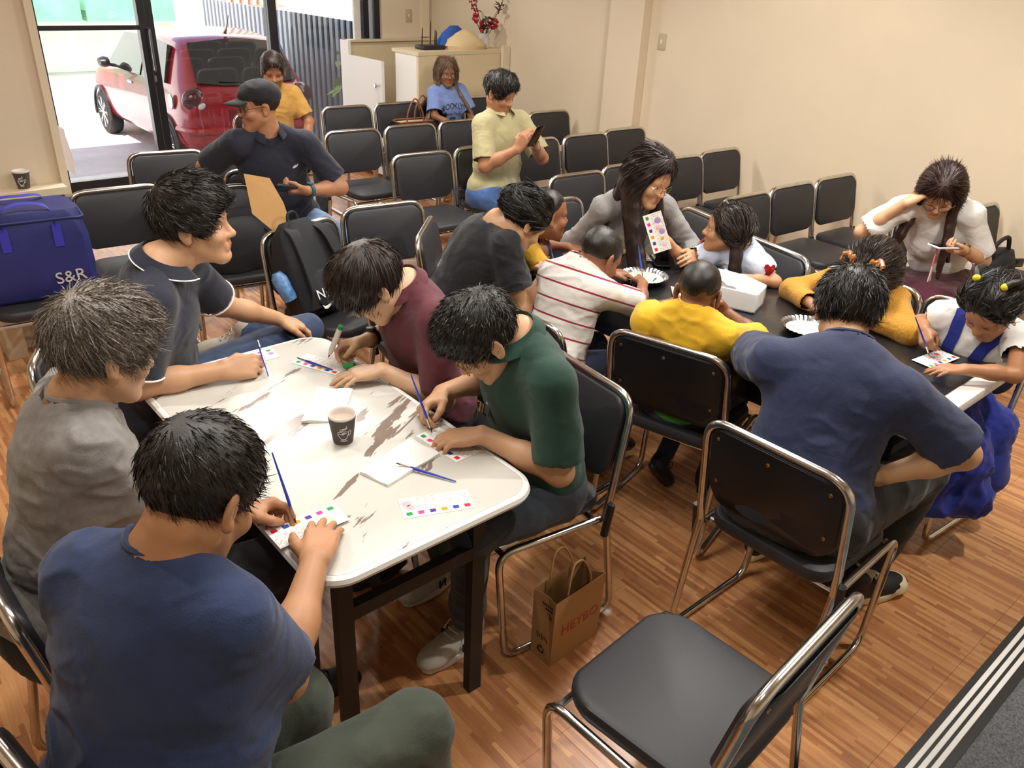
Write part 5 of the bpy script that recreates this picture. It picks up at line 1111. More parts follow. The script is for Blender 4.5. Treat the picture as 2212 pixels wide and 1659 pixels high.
def shoe(j, root, o):
    an, d = j['args']; s = j['s']; st = j['style']; d = nz(d); sf = st.get('tilt'); up = V3(0, 0, 1); up = nz(up - d*(up@d)); lt = np.cross(d, up); F3 = np.stack([lt, d, up], 1); base = an - up*(.088*s)
    q = lambda x, y, z: base + F3@(V3(x, y, z)*s)
    pr = [ell(q(0, -.01, .052), F3, V3(.036, .05, .045)*s, .02), ell(q(0, .08, .040), F3, V3(.043, .09, .036)*s, .03), ell(q(0, .15, .034), F3, V3(.043, .055, .027)*s, .025), cap(q(0, -.012, .06), q(0, -.012, .10), .038*s, .042*s, .015)]
    v, f_ = sdf_mesh(pr, .0095); z = (v-base)@up; v = v + up*np.clip(.016*s - z, 0, 1)[:, None]; e = mesh_obj('shoe', v-o, f_, MATS[st['mat']], root)
    ol = []
    for a in np.linspace(0, 2*PI, 28, endpoint=False): y = .065+.125*math.sin(a); w = .045 - .012*max(0, -math.sin(a)) ; ol.append((w*math.cos(a)*(1.0 if abs(math.sin(a)) < .8 else 1.25), y))
    M = Matrix(((F3[0, 0]*s, F3[0, 1]*s, F3[0, 2]*s, base[0]-o[0]), (F3[1, 0]*s, F3[1, 1]*s, F3[1, 2]*s, base[1]-o[1]), (F3[2, 0]*s, F3[2, 1]*s, F3[2, 2]*s, base[2]-o[2]), (0, 0, 0, 1)))
    MB().slab(ol, .0, .026, .004, M).build('sole', MATS[st['sole']], e)
    if st.get('cap'): MB().lathe([(.046, 0), (.046, .016), (.034, .03), (.012, .036), (.001, .037)], 20, M=None).build('toe_cap', MATS[st['cap']], e).matrix_local = M @ Matrix.Translation((0, .146, .020)) @ Matrix.Diagonal((1.02, 1.22, 1.2, 1))
    b = MB()
    for i in range(5):
        y = .045+.019*i; zz = .097-.0085*i
        b.tube([tuple(q(-.022, y, zz-.006)-o), tuple(q(0, y+.006, zz)-o), tuple(q(.022, y, zz-.006)-o)], .0028*s, 5)
    b.tube([tuple(q(0, .04, .095)-o), tuple(q(.03, .05, .1)-o), tuple(q(.035, .07, .075)-o)], .0025*s, 5); b.tube([tuple(q(0, .04, .095)-o), tuple(q(-.028, .035, .1)-o), tuple(q(-.04, .055, .07)-o)], .0025*s, 5)
    b.build('laces', MATS[st.get('lace', 'print_white')], e)
    return e
def flush_people():
    allj = []
    for j in JOBS:
        allj.append(j)
        for c in j['children']: allj.append(c)
    with ThreadPoolExecutor(4) as ex: list(ex.map(compute, [j for j in allj if 'prims' in j]))
    for j in JOBS:
        o = j['base']; me_o = mesh_obj('person', j['v'] - o, j['f'], mat('skin', '#b5835f', .5, attr='col', bump=.05, bscale=500, sss=.06)); me_o.location = tuple(o); tag(me_o, j['label'], 'person')
        ca = me_o.data.color_attributes.new('col', 'FLOAT_COLOR', 'POINT'); ca.data.foreach_set('color', j['col'].ravel())
        j['obj'] = me_o
        for c in j['children']: c['origin'] = o; c['obj'] = build_child(c, me_o)
# ---------------------------------------------------------------- the people
cloth_mat('navy', '#26365c', var=.1, vscale=40); cloth_mat('olive', '#3b4236'); cloth_mat('grey', '#85817d', var=.12, vscale=60); cloth_mat('black', '#121317'); cloth_mat('polo_dark', '#1d2130'); cloth_mat('jeans', '#2f3f5c', var=.15, vscale=30, bump=.35)
cloth_mat('jeans_light', '#6d8aae', var=.2, vscale=20, bump=.35); cloth_mat('jeans_mid', '#3c5f97', var=.15, vscale=20, bump=.35); cloth_mat('jeans_dark', '#2a333d', var=.2, vscale=20, bump=.35); cloth_mat('mustard_tee', '#b98c42'); cloth_mat('blue_tee', '#7187bd'); cloth_mat('beige', '#b3ab80', bump=.4, bscale=500)
cloth_mat('maroon', '#591f2b', bump=.4, bscale=500); cloth_mat('green', '#12392c', bump=.4, bscale=500); cloth_mat('yellow_boy', '#cf9f27', bump=.4, bscale=500); cloth_mat('yellow', '#dbab1b', bump=.4, bscale=500); cloth_mat('lime', '#2f9b2a'); cloth_mat('navy2', '#232c4c', var=.04)
cloth_mat('cardigan', '#8b8886', bump=.8, bscale=180, stretch=(1, 1, .25)); cloth_mat('tank', '#b9b2a8'); cloth_mat('dress_blue', '#cdd8ee', bump=.3, bscale=30, var=.1); cloth_mat('white', '#e3e2de', bump=.25, bscale=60); cloth_mat('wine', '#4b1526'); cloth_mat('pinafore', '#1a2a8a'); cloth_mat('cap', '#16171c'); cloth_mat('dark_collar', '#23283b')
def stripe_mat(key, c, c2, t, per, duty, off=0):
    m = cloth_mat(key, c, bump=.4, bscale=500); N, L, B = nodes_of(m); tc = N.new('ShaderNodeTexCoord'); dt = N.new('ShaderNodeVectorMath'); dt.operation = 'DOT_PRODUCT'; dt.inputs[1].default_value = tuple(t); L.new(tc.outputs['Object'], dt.inputs[0])
    a = N.new('ShaderNodeMath'); a.operation = 'MULTIPLY_ADD'; a.inputs[1].default_value = 1/per; a.inputs[2].default_value = off+100; L.new(dt.outputs['Value'], a.inputs[0]); b = N.new('ShaderNodeMath'); b.operation = 'FRACT'; L.new(a.outputs[0], b.inputs[0])
    c_ = N.new('ShaderNodeMath'); c_.operation = 'LESS_THAN'; c_.inputs[1].default_value = duty; L.new(b.outputs[0], c_.inputs[0]); mx = N.new('ShaderNodeMix'); mx.data_type = 'RGBA'; L.new(c_.outputs[0], mx.inputs[0]); mx.inputs[6].default_value = (*srgb(c), 1); mx.inputs[7].default_value = (*srgb(c2), 1); L.new(mx.outputs[2], B.inputs['Base Color'])
mat('shoe_black', '#17181b', .6); mat('sole_cream', '#e0d6b8', .6); mat('shoe_grey', '#b9b4aa', .7, bump=.3, bscale=120); mat('sole_white', '#d8d5cf', .6); mat('shoe_tan', '#9a9184', .7); mat('lens_frame', '#1c1512', .3); mat('gold', '#b89a6a', .25, metal=1); mat('teal', '#1f5f66', .5)
SH_BLACK = dict(mat='shoe_black', sole='black_plastic', lace='print_black'); SH_CANVAS = dict(mat='shoe_black', sole='sole_cream', cap='sole_cream', lace='sole_cream'); SH_RUN = dict(mat='shoe_grey', sole='sole_white', lace='sole_white'); SH_TAN = dict(mat='shoe_tan', sole='sole_white', lace='shoe_tan')
D = V3; mat('sock', '#a9a49d', .9, bump=.4, bscale=200)
PP = {}
PP['p1'] = person('person in navy tee and olive trousers seen from behind painting a card', 1.05, (.15, 1.03, .55), (.265, 1.105, 1.030), (0.336, 1.112, 1.124), 30, 22, 38, g=1.28, sL=(.155, 1.225, .975), sR=(.315, .955, .97), eR=(.405, 1.045, .71), eL=(.22, 1.44, .77), wR=(.575, 1.225, .785), wL=(.495, 1.462, .79),
    hR=((.62, .78, -.06), (0, 0, -1), 'flat'), hL=((1, -.06, -.05), (0.1, -.6, -.8), 'pen'), kR=(.62, .93, .52), aR=(.62, .90, .09), kL=(.46, 1.13, .52), aL=(.44, 1.12, .09), skin='#b8855f', top=dict(mat='cloth_navy', sleeve=.78, sr=1.1, h=.0058, fold=.006), bottom=dict(mat='cloth_olive', inf=.006), hair=dict(style='short', col='black', n=5200, len=.026, thick=.004, lift=.28, rad=.0010, whorl=(-.01, -.075, .085), nape=-.022), h=.0041, face='down', shoes=SH_BLACK)
PP['p2'] = person('person with short grey hair in grey tee and black trousers', .97, (.17, 1.68, .55), (.295, 1.69, 1.05), (0.362, 1.677, 1.154), -4, 4, 18, g=1.22, sR=(.275, 1.54, .985), eR=(.37, 1.60, .75), wR=(.56, 1.68, .66), eL=(.36, 1.87, .76), wL=(.55, 1.80, .66), kR=(.66, 1.56, .53), aR=(.66, 1.56, .09), kL=(.64, 1.80, .53), aL=(.64, 1.80, .09),
    skin='#c49875', top=dict(mat='cloth_grey', sleeve=.78, sr=1.2, nk=1.2, h=.0065, fold=.006), bottom=dict(mat='cloth_black', inf=.008), hair=dict(style='short', col='grey', n=5600, len=.045, thick=.011, lift=.22, curl=.22, rad=.0011, top=.012, whorl=(0, -.06, .10), fwd=.5, nape=-.012), h=.0048, female=False, face='down', shoes=SH_BLACK)
PP['p3'] = person('young person in dark polo with white collar trim smiling in profile', 1.02, (.62, 2.46, .55), (.685, 2.30, 1.095), (0.803, 2.302, 1.197), -28, -34, 0, g=1.05, sR=(.60, 2.175, 1.015), sL=(.81, 2.45, 1.03), eR=(.54, 2.215, .775), wR=(.775, 2.155, .785), eL=(.93, 2.54, .83), wL=(1.16, 2.60, .70),
    hR=((.95, -.25, -.02), (0, .75, -.65), 'pen'), hL=((.85, -.15, -.45), (.1, 0, -1), 'rest'), kR=(1.02, 2.38, .52), aR=(1.02, 2.34, .09), kL=(1.30, 2.66, .60), aL=(1.10, 2.80, .585), tL=(-.75, .55, -.1), skin='#c79873', top=dict(mat='cloth_polo_dark', sleeve=.80, sr=1.12, collar=1, trim='print_white', placket=1, hemline='print_white'), bottom=dict(mat='cloth_jeans'), hair=dict(style='short', col='black', n=5600, len=.036, thick=.013, top=.018, lift=.3, fwd=.5, whorl=(0, -.07, .09), fringe=.002, droop=.05), h=.0040, shoes=SH_TAN)
PP['p4'] = person('person in black cap and navy polo looking aside', 1.03, (1.95, 4.18, .55), (1.835, 4.02, 1.085), (1.80, 4.02, 1.21), -102, 172, 4, g=1.22, sL=(2.03, 3.93, 1.02), sR=(1.64, 4.06, 1.03), eL=(2.14, 3.85, .79), wL=(1.915, 3.79, .815), eR=(1.58, 4.27, .875), wR=(1.67, 4.36, .68), hL=((-.95, .12, .05), (.1, .35, .9), 'hold'), hR=((.35, .2, -.9), (-.3, -.9, -.2), 'rest'), kL=(2.10, 3.74, .53), aL=(2.10, 3.68, .09), kR=(1.86, 3.72, .53), aR=(1.86, 3.66, .09),
    skin='#b07c5a', top=dict(mat='cloth_polo_dark', sleeve=.82, sr=1.15, collar=1, placket=1), bottom=dict(mat='cloth_jeans_light', inf=.004), hair=dict(style='short', col='dark', n=900, len=.014, thick=-.003), h=.006, glasses='lens_frame', shoes=SH_BLACK)
PP['p5'] = person('person in mustard tee with bowed head before the red car', 1.0, (2.72, 5.85, .55), (2.70, 5.77, 1.035), (2.695, 5.72, 1.15), -95, -112, 20, eL=(2.93, 5.68, .78), wL=(2.80, 5.50, .66), eR=(2.46, 5.70, .78), wR=(2.62, 5.50, .66), kL=(2.85, 5.42, .53), aL=(2.85, 5.38, .09), kR=(2.60, 5.42, .53), aR=(2.60, 5.38, .09), skin='#9b6a4a', top=dict(mat='cloth_mustard_tee', sleeve=.75, sr=1.1, h=.009), bottom=dict(mat='cloth_jeans_dark'), hair=dict(style='short', col='dark', n=1800, len=.022, thick=.006, top=.008, rad=.0014, fringe=-.014), h=.007, face='down', shoes=SH_BLACK)
PP['p6'] = person('person with long greying hair in light blue lettered tee and glasses', .9, (4.34, 5.88, .53), (4.325, 5.84, .955), (4.30, 5.81, 1.06), -97, -108, 4, g=.9, female=True, eL=(4.50, 5.74, .73), wL=(4.42, 5.56, .65), eR=(4.14, 5.76, .73), wR=(4.24, 5.56, .65), kL=(4.45, 5.5, .5), aL=(4.45, 5.46, .09), kR=(4.22, 5.5, .5), aR=(4.22, 5.46, .09), skin='#8a5d40', top=dict(mat='cloth_blue_tee', sleeve=.85, sr=1.3, h=.009, inf=.018), bottom=dict(mat='cloth_black'), hair=dict(style='long', col='white', long=.34, locks=15, arc=(-190, 10), n=34, rad=.0013, spread=.17, fall=(0, .25, -1), ffall=(0, -.22, -1), fsplit=-.3, fringe=-.018), h=.007, glasses='lens_frame', shoes=SH_BLACK)
PP['p7'] = person('person in beige polo shirt reading a phone', 1.02, (3.43, 4.10, .55), (3.425, 4.07, 1.065), (3.40, 4.03, 1.185), -84, -72, 22, g=1.18, sL=(3.60, 4.04, 1.0), sR=(3.24, 4.03, 1.0), eL=(3.63, 3.86, .79), wL=(3.47, 3.76, .90), eR=(3.21, 3.93, .77), wR=(3.33, 3.77, .89), hL=((-.35, -.35, .75), (-.7, .3, .1), 'hold'), hR=((.35, -.4, .75), (.6, .3, .1), 'hold'), kL=(3.60, 3.68, .53), aL=(3.60, 3.64, .09), kR=(3.30, 3.66, .53), aR=(3.30, 3.62, .09),
    skin='#b07d5b', top=dict(mat='cloth_beige', sleeve=.85, sr=1.15, collar=1, placket=1), bottom=dict(mat='cloth_jeans_mid', inf=.004), hair=dict(style='short', col='black', n=2600, len=.035, thick=.008, side=.7, fwd=.3, top=.008, fringe=-.004, rad=.0013, droop=.05), h=.006, face='down', shoes=SH_BLACK)
PP['p8'] = person('person in maroon polo with round glasses drawing with a marker', .93, (1.44, 1.97, .54), (1.275, 1.925, 1.02), (1.165, 1.940, 1.043), 172, 160, 46, sL=(1.275, 1.755, .955), sR=(1.30, 2.09, .965), eL=(1.285, 1.745, .70), wL=(1.155, 1.885, .785), eR=(1.42, 2.17, .78), wR=(1.21, 2.05, .81), hL=((-.82, .32, -.1), (0, 0, -1), 'flat'), hR=((-.85, .35, -.2), (0, -.75, -.65), 'pen'), kL=(1.10, 1.87, .53), aL=(1.14, 1.87, .09), kR=(1.10, 2.08, .53), aR=(1.14, 2.08, .09),
    skin='#cca482', top=dict(mat='cloth_maroon', sleeve=.85, sr=1.15, collar=1, vneck=.1), bottom=dict(mat='cloth_black'), hair=dict(style='short', col='dark', n=4600, len=.055, thick=.013, top=.01, lift=.15, fwd=.5, curl=.1, whorl=(0, -.05, .11), fringe=.03, droop=.3, nape=-.01), h=.0042, face='down', glasses='lens_frame', shoes=SH_BLACK)
PP['p9'] = person('person in dark green polo with gold glasses painting a card', 1.0, (1.43, 1.44, .54), (1.285, 1.42, 1.035), (1.201, 1.461, 1.041), 168, 156, 46, g=.98, sL=(1.27, 1.245, .965), sR=(1.315, 1.575, .975), eL=(1.275, 1.215, .725), wL=(1.165, 1.405, .785), eR=(1.42, 1.64, .79), wR=(1.20, 1.635, .80), hL=((-.78, .55, -.12), (0, 0, -1), 'rest'), hR=((-.93, -.25, -.15), (0, -.7, -.7), 'pen'), kL=(1.08, 1.34, .53), aL=(1.17, 1.45, .092), tL=(-1, -.12, 0), kR=(1.10, 1.55, .53), aR=(1.28, 1.72, .092), tR=(-.9, -.1, 0),
    skin='#c49772', top=dict(mat='cloth_green', sleeve=.84, sr=1.2, h=.0058, fold=.006, collar=1, placket=1), bottom=dict(mat='cloth_jeans_dark', inf=.004), hair=dict(style='short', col='black', n=5200, len=.030, thick=.007, top=.01, lift=.55, curl=.3, fwd=.3, nape=.01), h=.0042, face='down', glasses='gold', shoes=SH_RUN)
PP['p10'] = person('person in black dress with hair tied in a bun leaning over the table', .93, (1.76, 2.46, .54), (1.945, 2.29, 1.02), (1.976, 2.176, 1.051), -22, -18, 42, g=1.1, female=True, sR=(1.865, 2.145, .965), sL=(2.03, 2.41, .975), eR=(1.93, 2.11, .72), wR=(2.135, 2.205, .80), eL=(2.12, 2.47, .76), wL=(2.19, 2.33, .79), hR=((.6, .75, .05), (-.3, .5, -.75), 'pen'), hL=((.75, -.45, -.2), (0, 0, -1), 'rest'), kL=(2.12, 2.36, .52), aL=(2.05, 2.36, .09), kR=(2.06, 2.2, .52), aR=(2.0, 2.2, .09),
    skin='#c1936c', top=dict(name='dress_top', mat='cloth_black', sleeve=.62, sr=1.25, nk=1.45, fold=.007, hem=-.1), bottom=dict(name='skirt', mat='cloth_black', skirt=.9), hair=dict(style='long', col='black', long=.02, locks=11, arc=(-200, 20), gather=(0, -.09, .03), bun=(.0, -.115, .045), n=40, overear=False, fringe=-.02), h=.0052, face='down', shoes=SH_BLACK)
PP['p11'] = person('child in yellow polo with dark collar looking across the table', .75, (2.12, 2.62, .53), (2.225, 2.46, .885), (2.275, 2.365, .985), -48, -20, 4, child=True, sL=(2.33, 2.49, .835), sR=(2.18, 2.37, .835), eL=(2.42, 2.58, .765), wL=(2.49, 2.44, .785), eR=(2.20, 2.29, .765), wR=(2.26, 2.36, .81), hL=((.6, -.7, -.1), (0, 0, -1), 'rest'), hR=((.4, .3, .6), (.1, .6, -.5), 'pen'), kL=(2.4, 2.45, .5), aL=(2.38, 2.4, .15), kR=(2.3, 2.36, .5), aR=(2.28, 2.32, .15),
    skin='#8a5a3c', top=dict(mat='cloth_yellow_boy', sleeve=.8, sr=1.2, collar=1, collar_mat='cloth_dark_collar', placket=1), bottom=dict(mat='cloth_navy2'), hair=dict(style='buzz', col='black', n=6000, len=.008, rad=.0008, thick=-.005, lift=.5, fwd=.3), h=.0052, shoes=SH_BLACK)
PP['p12'] = person('person with long dark hair in grey cardigan and glasses smiling', .95, (2.86, 2.60, .54), (2.745, 2.295, 1.02), (2.710, 2.197, 1.117), -112, -92, 20, hroll=8, female=True, sR=(2.575, 2.355, .965), sL=(2.875, 2.21, .965), eR=(2.58, 2.50, .775), wR=(2.655, 2.37, .79), eL=(3.0, 2.15, .77), wL=(2.87, 2.02, .79), hR=((.75, -.6, -.1), (.2, 0, -1), 'pen'), hL=((-.75, -.3, .1), (-.2, .6, -.5), 'rest'), kL=(2.98, 2.28, .52), aL=(2.98, 2.2, .09), kR=(2.75, 2.3, .52), aR=(2.75, 2.2, .09),
    skin='#c4946f', lipc='#b5675c', top=dict(name='cardigan', mat='cloth_cardigan', sleeve=1.85, inf=.015, vneck=.2, nk=1.3), bottom=dict(mat='cloth_jeans_dark'), hair=dict(style='long', col='auburn', long=.40, locks=17, arc=(-202, 22), n=60, spread=.04, fall=(.0, .3, -1), ffall=(.03, -.35, -1), fsplit=-.35, fringe=-.026, top=.006), h=.0052, glasses='gold', shoes=SH_BLACK)
PP['p13'] = person('child in pale puff-sleeved dress with red hearts holding up a card', .73, (3.09, 1.86, .53), (2.965, 1.855, .865), (2.902, 1.913, 0.937), 168, 128, -2, child=True, female=True, sL=(2.945, 1.745, .82), sR=(2.93, 1.96, .825), eL=(2.95, 1.66, .765), wL=(2.81, 1.745, .785), eR=(2.82, 2.05, .77), wR=(2.725, 2.07, .87), hL=((-.7, .6, -.05), (0, 0, -1), 'rest'), hR=((-.6, .0, .6), (-.3, .5, -.4), 'hold'), kL=(2.82, 1.80, .5), aL=(2.86, 1.80, .15), kR=(2.82, 1.95, .5), aR=(2.86, 1.95, .15),
    skin='#bd8a64', top=dict(name='dress_top', mat='cloth_dress_blue', sleeve=.6, sr=1.1, puff=.062, nk=1.2), bottom=dict(name='skirt', mat='cloth_dress_blue', skirt=.6), hair=dict(style='long', col='dark', long=.30, locks=11, arc=(-200, 20), gather=(-.055, -.062, -.02), n=46, overear=False, fall=(.0, -.10, -1), fringe=-.022), h=.0042, shoes=SH_BLACK)
t14 = nz(V3(2.10, 1.99, .905) - V3(1.95, 1.97, .55)); stripe_mat('stripes', '#d9d3cb', '#8e1c34', t14, .062, .11)
PP['p14'] = person('child in white polo with thin red stripes seen from behind', .8, (1.95, 1.97, .55), (2.10, 1.99, .905), (2.162, 1.947, 0.944), 4, -6, 34, child=True, g=1.08, sR=(2.105, 1.835, .835), sL=(2.075, 2.135, .835), eR=(2.275, 1.82, .765), wR=(2.40, 1.92, .79), eL=(2.28, 2.2, .77), wL=(2.40, 2.1, .785), hR=((.7, .6, -.1), (-.1, .6, -.7), 'pen'), hL=((.8, -.4, -.1), (0, 0, -1), 'rest'), kL=(2.3, 2.05, .5), aL=(2.3, 2.05, .15), kR=(2.3, 1.88, .5), aR=(2.3, 1.88, .15),
    skin='#8f5f42', top=dict(mat='cloth_stripes', sleeve=.85, sr=1.2, collar=1, hem=-.16), bottom=dict(mat='cloth_navy2'), hair=dict(style='buzz', col='black', n=6000, len=.009, rad=.0008, thick=-.004, lift=.5, nape=-.005), h=.0050, face='down', shoes=SH_BLACK)
PP['p15'] = person('child in plain yellow polo seen from behind at the covered table', .8, (2.16, 1.49, .53), (2.105, 1.465, .905), (2.144, 1.475, 0.955), 20, 24, 22, child=True, g=1.08, sL=(2.02, 1.605, .835), sR=(2.155, 1.325, .835), eR=(2.37, 1.34, .775), wR=(2.41, 1.52, .80), eL=(2.22, 1.73, .77), wL=(2.38, 1.72, .79), hR=((-.1, .8, .45), (-.6, .1, -.1), 'pen'), hL=((.9, -.2, -.1), (0, 0, -1), 'rest'), kL=(2.48, 1.62, .5), aL=(2.3, 1.62, .16), tL=(.5, .0, -.6), kR=(2.48, 1.45, .5), aR=(2.35, 1.45, .15),
    skin='#7a4d33', top=dict(mat='cloth_yellow', sleeve=.85, sr=1.2, collar=1, hem=-.03), bottom=dict(mat='cloth_navy2'), hair=dict(style='buzz', col='black', n=6000, len=.006, rad=.0008, thick=-.006, lift=.5, nape=-.005), h=.0050, face='down', shoes=SH_BLACK)
PP['p16'] = person('person in plain navy tee and black trousers seen from behind on a chair', 1.05, (1.92, .87, .55), (2.10, .918, .966), (2.238, 1.006, 1.024), 24, 28, 34, g=1.15, sL=(1.965, 1.088, .905), sR=(2.095, .708, .905), eR=(2.225, .575, .745), wR=(2.085, .71, .66), eL=(2.2, 1.25, .785), wL=(2.42, 1.14, .795), hR=((-.2, .7, -.6), (-.5, 0, -.6), 'rest'), hL=((.9, -.3, -.1), (0, 0, -1), 'rest'), kR=(2.43, .73, .53), aR=(2.34, .775, .095), tR=(.9, -.35, 0), kL=(2.40, 1.06, .53), aL=(2.27, 1.13, .095), tL=(.9, .1, 0),
    skin='#c49870', top=dict(mat='cloth_navy2', sleeve=.86, sr=1.22, inf=.018, hem=-.12, h=.0065, fold=.007), bottom=dict(mat='cloth_black', inf=.012, crop=.07), hair=dict(style='short', col='black', n=6200, len=.036, thick=.013, top=.012, lift=.22, curl=.25, nape=.045, whorl=(0, -.02, .12), fwd=.1, droop=.05), h=.0042, face='down', shoes=SH_CANVAS)
cloth_mat('knit', '#b98423', bump=1.0, bscale=150, stretch=(1, 1, .4), var=.15, vscale=120)
PP['p17'] = person('child in mustard knit jumper with claw clips bent over the table', .8, (3.16, 1.37, .53), (3.0, 1.305, .88), (2.953, 1.274, 0.927), 182, 182, 58, child=True, female=True, sL=(2.985, 1.155, .835), sR=(2.985, 1.45, .835), eL=(2.87, 1.05, .775), wL=(2.855, 1.21, .785), eR=(2.90, 1.55, .775), wR=(2.79, 1.40, .79), hL=((-.2, .9, -.1), (0, 0, -1), 'rest'), hR=((-.3, -.9, -.1), (0, 0, -1), 'pen'), kL=(2.9, 1.3, .5), aL=(2.95, 1.3, .15), kR=(2.9, 1.45, .5), aR=(2.95, 1.45, .15),
    skin='#9c6b4a', top=dict(name='jumper', mat='cloth_knit', sleeve=1.9, inf=.02, cuff=.04), bottom=dict(mat='cloth_navy2'), hair=dict(style='long', col='dark', long=.26, locks=15, arc=(-200, 20), n=44, fall=(.02, -.02, -1), ffall=(-.1, 0, -1), spread=.02), h=.0052, face='down', shoes=SH_BLACK)
PP['p18'] = person('child in white blouse and blue pinafore with yellow hair ties painting', .78, (3.10, .95, .53), (2.975, .845, .895), (2.884, 0.821, 0.944), 186, 170, 44, child=True, female=True, sL=(2.995, .71, .845), sR=(2.975, .98, .85), eL=(2.80, .665, .785), wL=(2.69, .78, .79), eR=(2.965, 1.06, .79), wR=(2.845, .99, .815), hL=((-.72, .68, -.08), (0, 0, -1), 'flat'), hR=((-.6, -.45, -.3), (.3, -.6, -.6), 'pen'), kL=(2.82, .84, .50), aL=(2.84, .82, .15), kR=(2.82, 1.02, .50), aR=(2.84, 1.02, .15), tL=(-1, 0, 0), tR=(-1, 0, 0),
    skin='#ab7854', top=dict(name='blouse', mat='cloth_white', sleeve=.55, sr=1.05, puff=.056), bottom=dict(name='skirt', mat='cloth_pinafore', skirt=.92, flare=1.28, fold=.016, freq=30), hair=dict(style='long', col='black', long=.05, locks=11, arc=(-200, 20), gather=(0, -.09, .02), n=46, overear=False, fringe=-.022), h=.0042, face='down', shoes=dict(mat='sole_white', sole='sole_white'))
PP['p19'] = person('person in white blouse and wine skirt resting head on hand reading a phone', .95, (4.36, 1.54, .54), (3.985, 1.49, 1.005), (3.912, 1.473, 1.062), 208, 202, 42, female=True, sR=(3.885, 1.63, .955), sL=(4.07, 1.345, .955), eR=(3.80, 1.74, .82), wR=(3.815, 1.575, 1.0), eL=(4.16, 1.285, .74), wL=(3.95, 1.32, .82), hR=((.35, -.55, .55), (.5, -.3, -.4), 'rest'), hL=((-.85, .3, .05), (0, .1, .95), 'hold'), kR=(3.98, 1.58, .53), aR=(3.98, 1.55, .09), kL=(3.95, 1.32, .53), aL=(3.95, 1.30, .09),
    skin='#c99b77', top=dict(name='blouse', mat='cloth_white', sleeve=.85, sr=1.12, inf=.016, hem=-.14, vneck=.08), bottom=dict(name='skirt', mat='cloth_wine', skirt=.85, freq=24), hair=dict(style='long', col='redbrown', long=.26, locks=15, arc=(-202, 22), n=60, fall=(.05, .45, -.75), ffall=(-.12, .05, -1), fsplit=-.2, spread=.04, fringe=-.004), h=.0055, face='down', glasses='lens_frame', shoes=SH_BLACK)
# ---------------------------------------------------------------- extra clothing pieces that are implicit surfaces
q = PP['p15']; F3_ = np.stack([q['r'], q['f'], q['t']], 1)
q['root']['children'].append(dict(name='undershirt', kind='cloth', prims=[ell(q['P'] + q['t']*.005, F3_, (.150, .118, .085), .02)], h=.008, mat='cloth_lime', fold=.006, freq=22, planes=[(q['P'] + q['t']*.07, q['t']), (q['P'] - q['t']*.055, -q['t'])], cuts=[]))
q = PP['p4']; Lw = q['Lw']; HR = q['HR']; z_ = q['hsz']
capm = [ell(Lw(0, -.012, .050), HR, V3(.087, .108, .076)*z_, .01)]
q['root']['children'].append(dict(name='cap_crown', kind='cloth', prims=capm, h=.005, mat='cloth_cap', fold=.0012, freq=60, planes=[(Lw(0, 0, .030), -(HR[:, 2] - HR[:, 1]*.12))], cuts=[]))
q = PP['p12']; F3_ = np.stack([q['r'], q['f'], q['t']], 1)
q['root']['children'].append(dict(name='tank_top', kind='cloth', prims=[ell(q['P'] + q['t']*.30 + q['f']*.03, F3_, (.125, .10, .13), .02), ell(q['P'] + q['t']*.36 + q['f']*.085, F3_, (.10, .05, .05), .02)], h=.008, mat='cloth_tank', fold=.003, freq=20, planes=[(q['N'] - q['t']*.13, q['t'])], cuts=[]))
q = PP['p18']; F3_ = np.stack([q['r'], q['f'], q['t']], 1); Lt_ = np.linalg.norm(q['N']-q['P'])
q['root']['children'].append(dict(name='pinafore_bodice', kind='cloth', prims=[ell(q['P'] + q['t']*Lt_*.30 + q['f']*.01, F3_, (.132, .108, .14), .02)], h=.008, mat='cloth_pinafore', fold=.004, freq=20, planes=[(q['P'] + q['t']*Lt_*.46, q['t'])], cuts=[]))
child_of = lambda key, name: [c for c in PP[key]['root']['children'] if c['name'] == name][0]
child_of('p18', 'skirt')['prims'] += [cap((3.10, .86, .52), (3.10, .74, .44), .085, .075, .05), cap((3.10, .74, .44), (3.10, .70, .26), .075, .085, .05), cap((2.92, .82, .50), (2.92, .74, .40), .085, .075, .05), cap((2.92, .74, .40), (2.91, .71, .24), .075, .09, .05)]
flush_people()
def child_of(key, name): return [c for c in PP[key]['root']['children'] if c['name'] == name][0]
def surf_near(job, pts, off):
    v, f_ = job['v'], job['f']; n = vnormals(v, f_); out = []; nn = []
    for p in pts: i = np.argmin(((v-p)**2).sum(1)); out.append(v[i] + n[i]*off); nn.append(n[i])
    return np.array(out), np.array(nn)
def ribbon(key, garment, pts, w, mname, name, off=.004):
    j = child_of(key, garment); P_, N_ = surf_near(j, spline(pts, 8), off)
    for _ in range(3): P_[1:-1] = (P_[:-2]+2*P_[1:-1]+P_[2:])/4; N_[1:-1] = (N_[:-2]+2*N_[1:-1]+N_[2:])/4
    T = np.gradient(P_, axis=0); S_ = np.cross(T, N_); S_ /= np.linalg.norm(S_, axis=1)[:, None]+1e-9; o = PP[key]['root']['base']; V = []
    for p, s_, n_ in zip(P_, S_, N_): V += [tuple(p - s_*w/2 - o), tuple(p + s_*w/2 - o), tuple(p + s_*w/2 + n_*.002 - o), tuple(p - s_*w/2 + n_*.002 - o)]
    return mesh_obj(name, V, [(4*a_+i, 4*a_+(i+1) % 4, 4*a_+4+(i+1) % 4, 4*a_+4+i) for a_ in range(len(P_)-1) for i in range(4)], MATS[mname], PP[key]['root']['obj'])
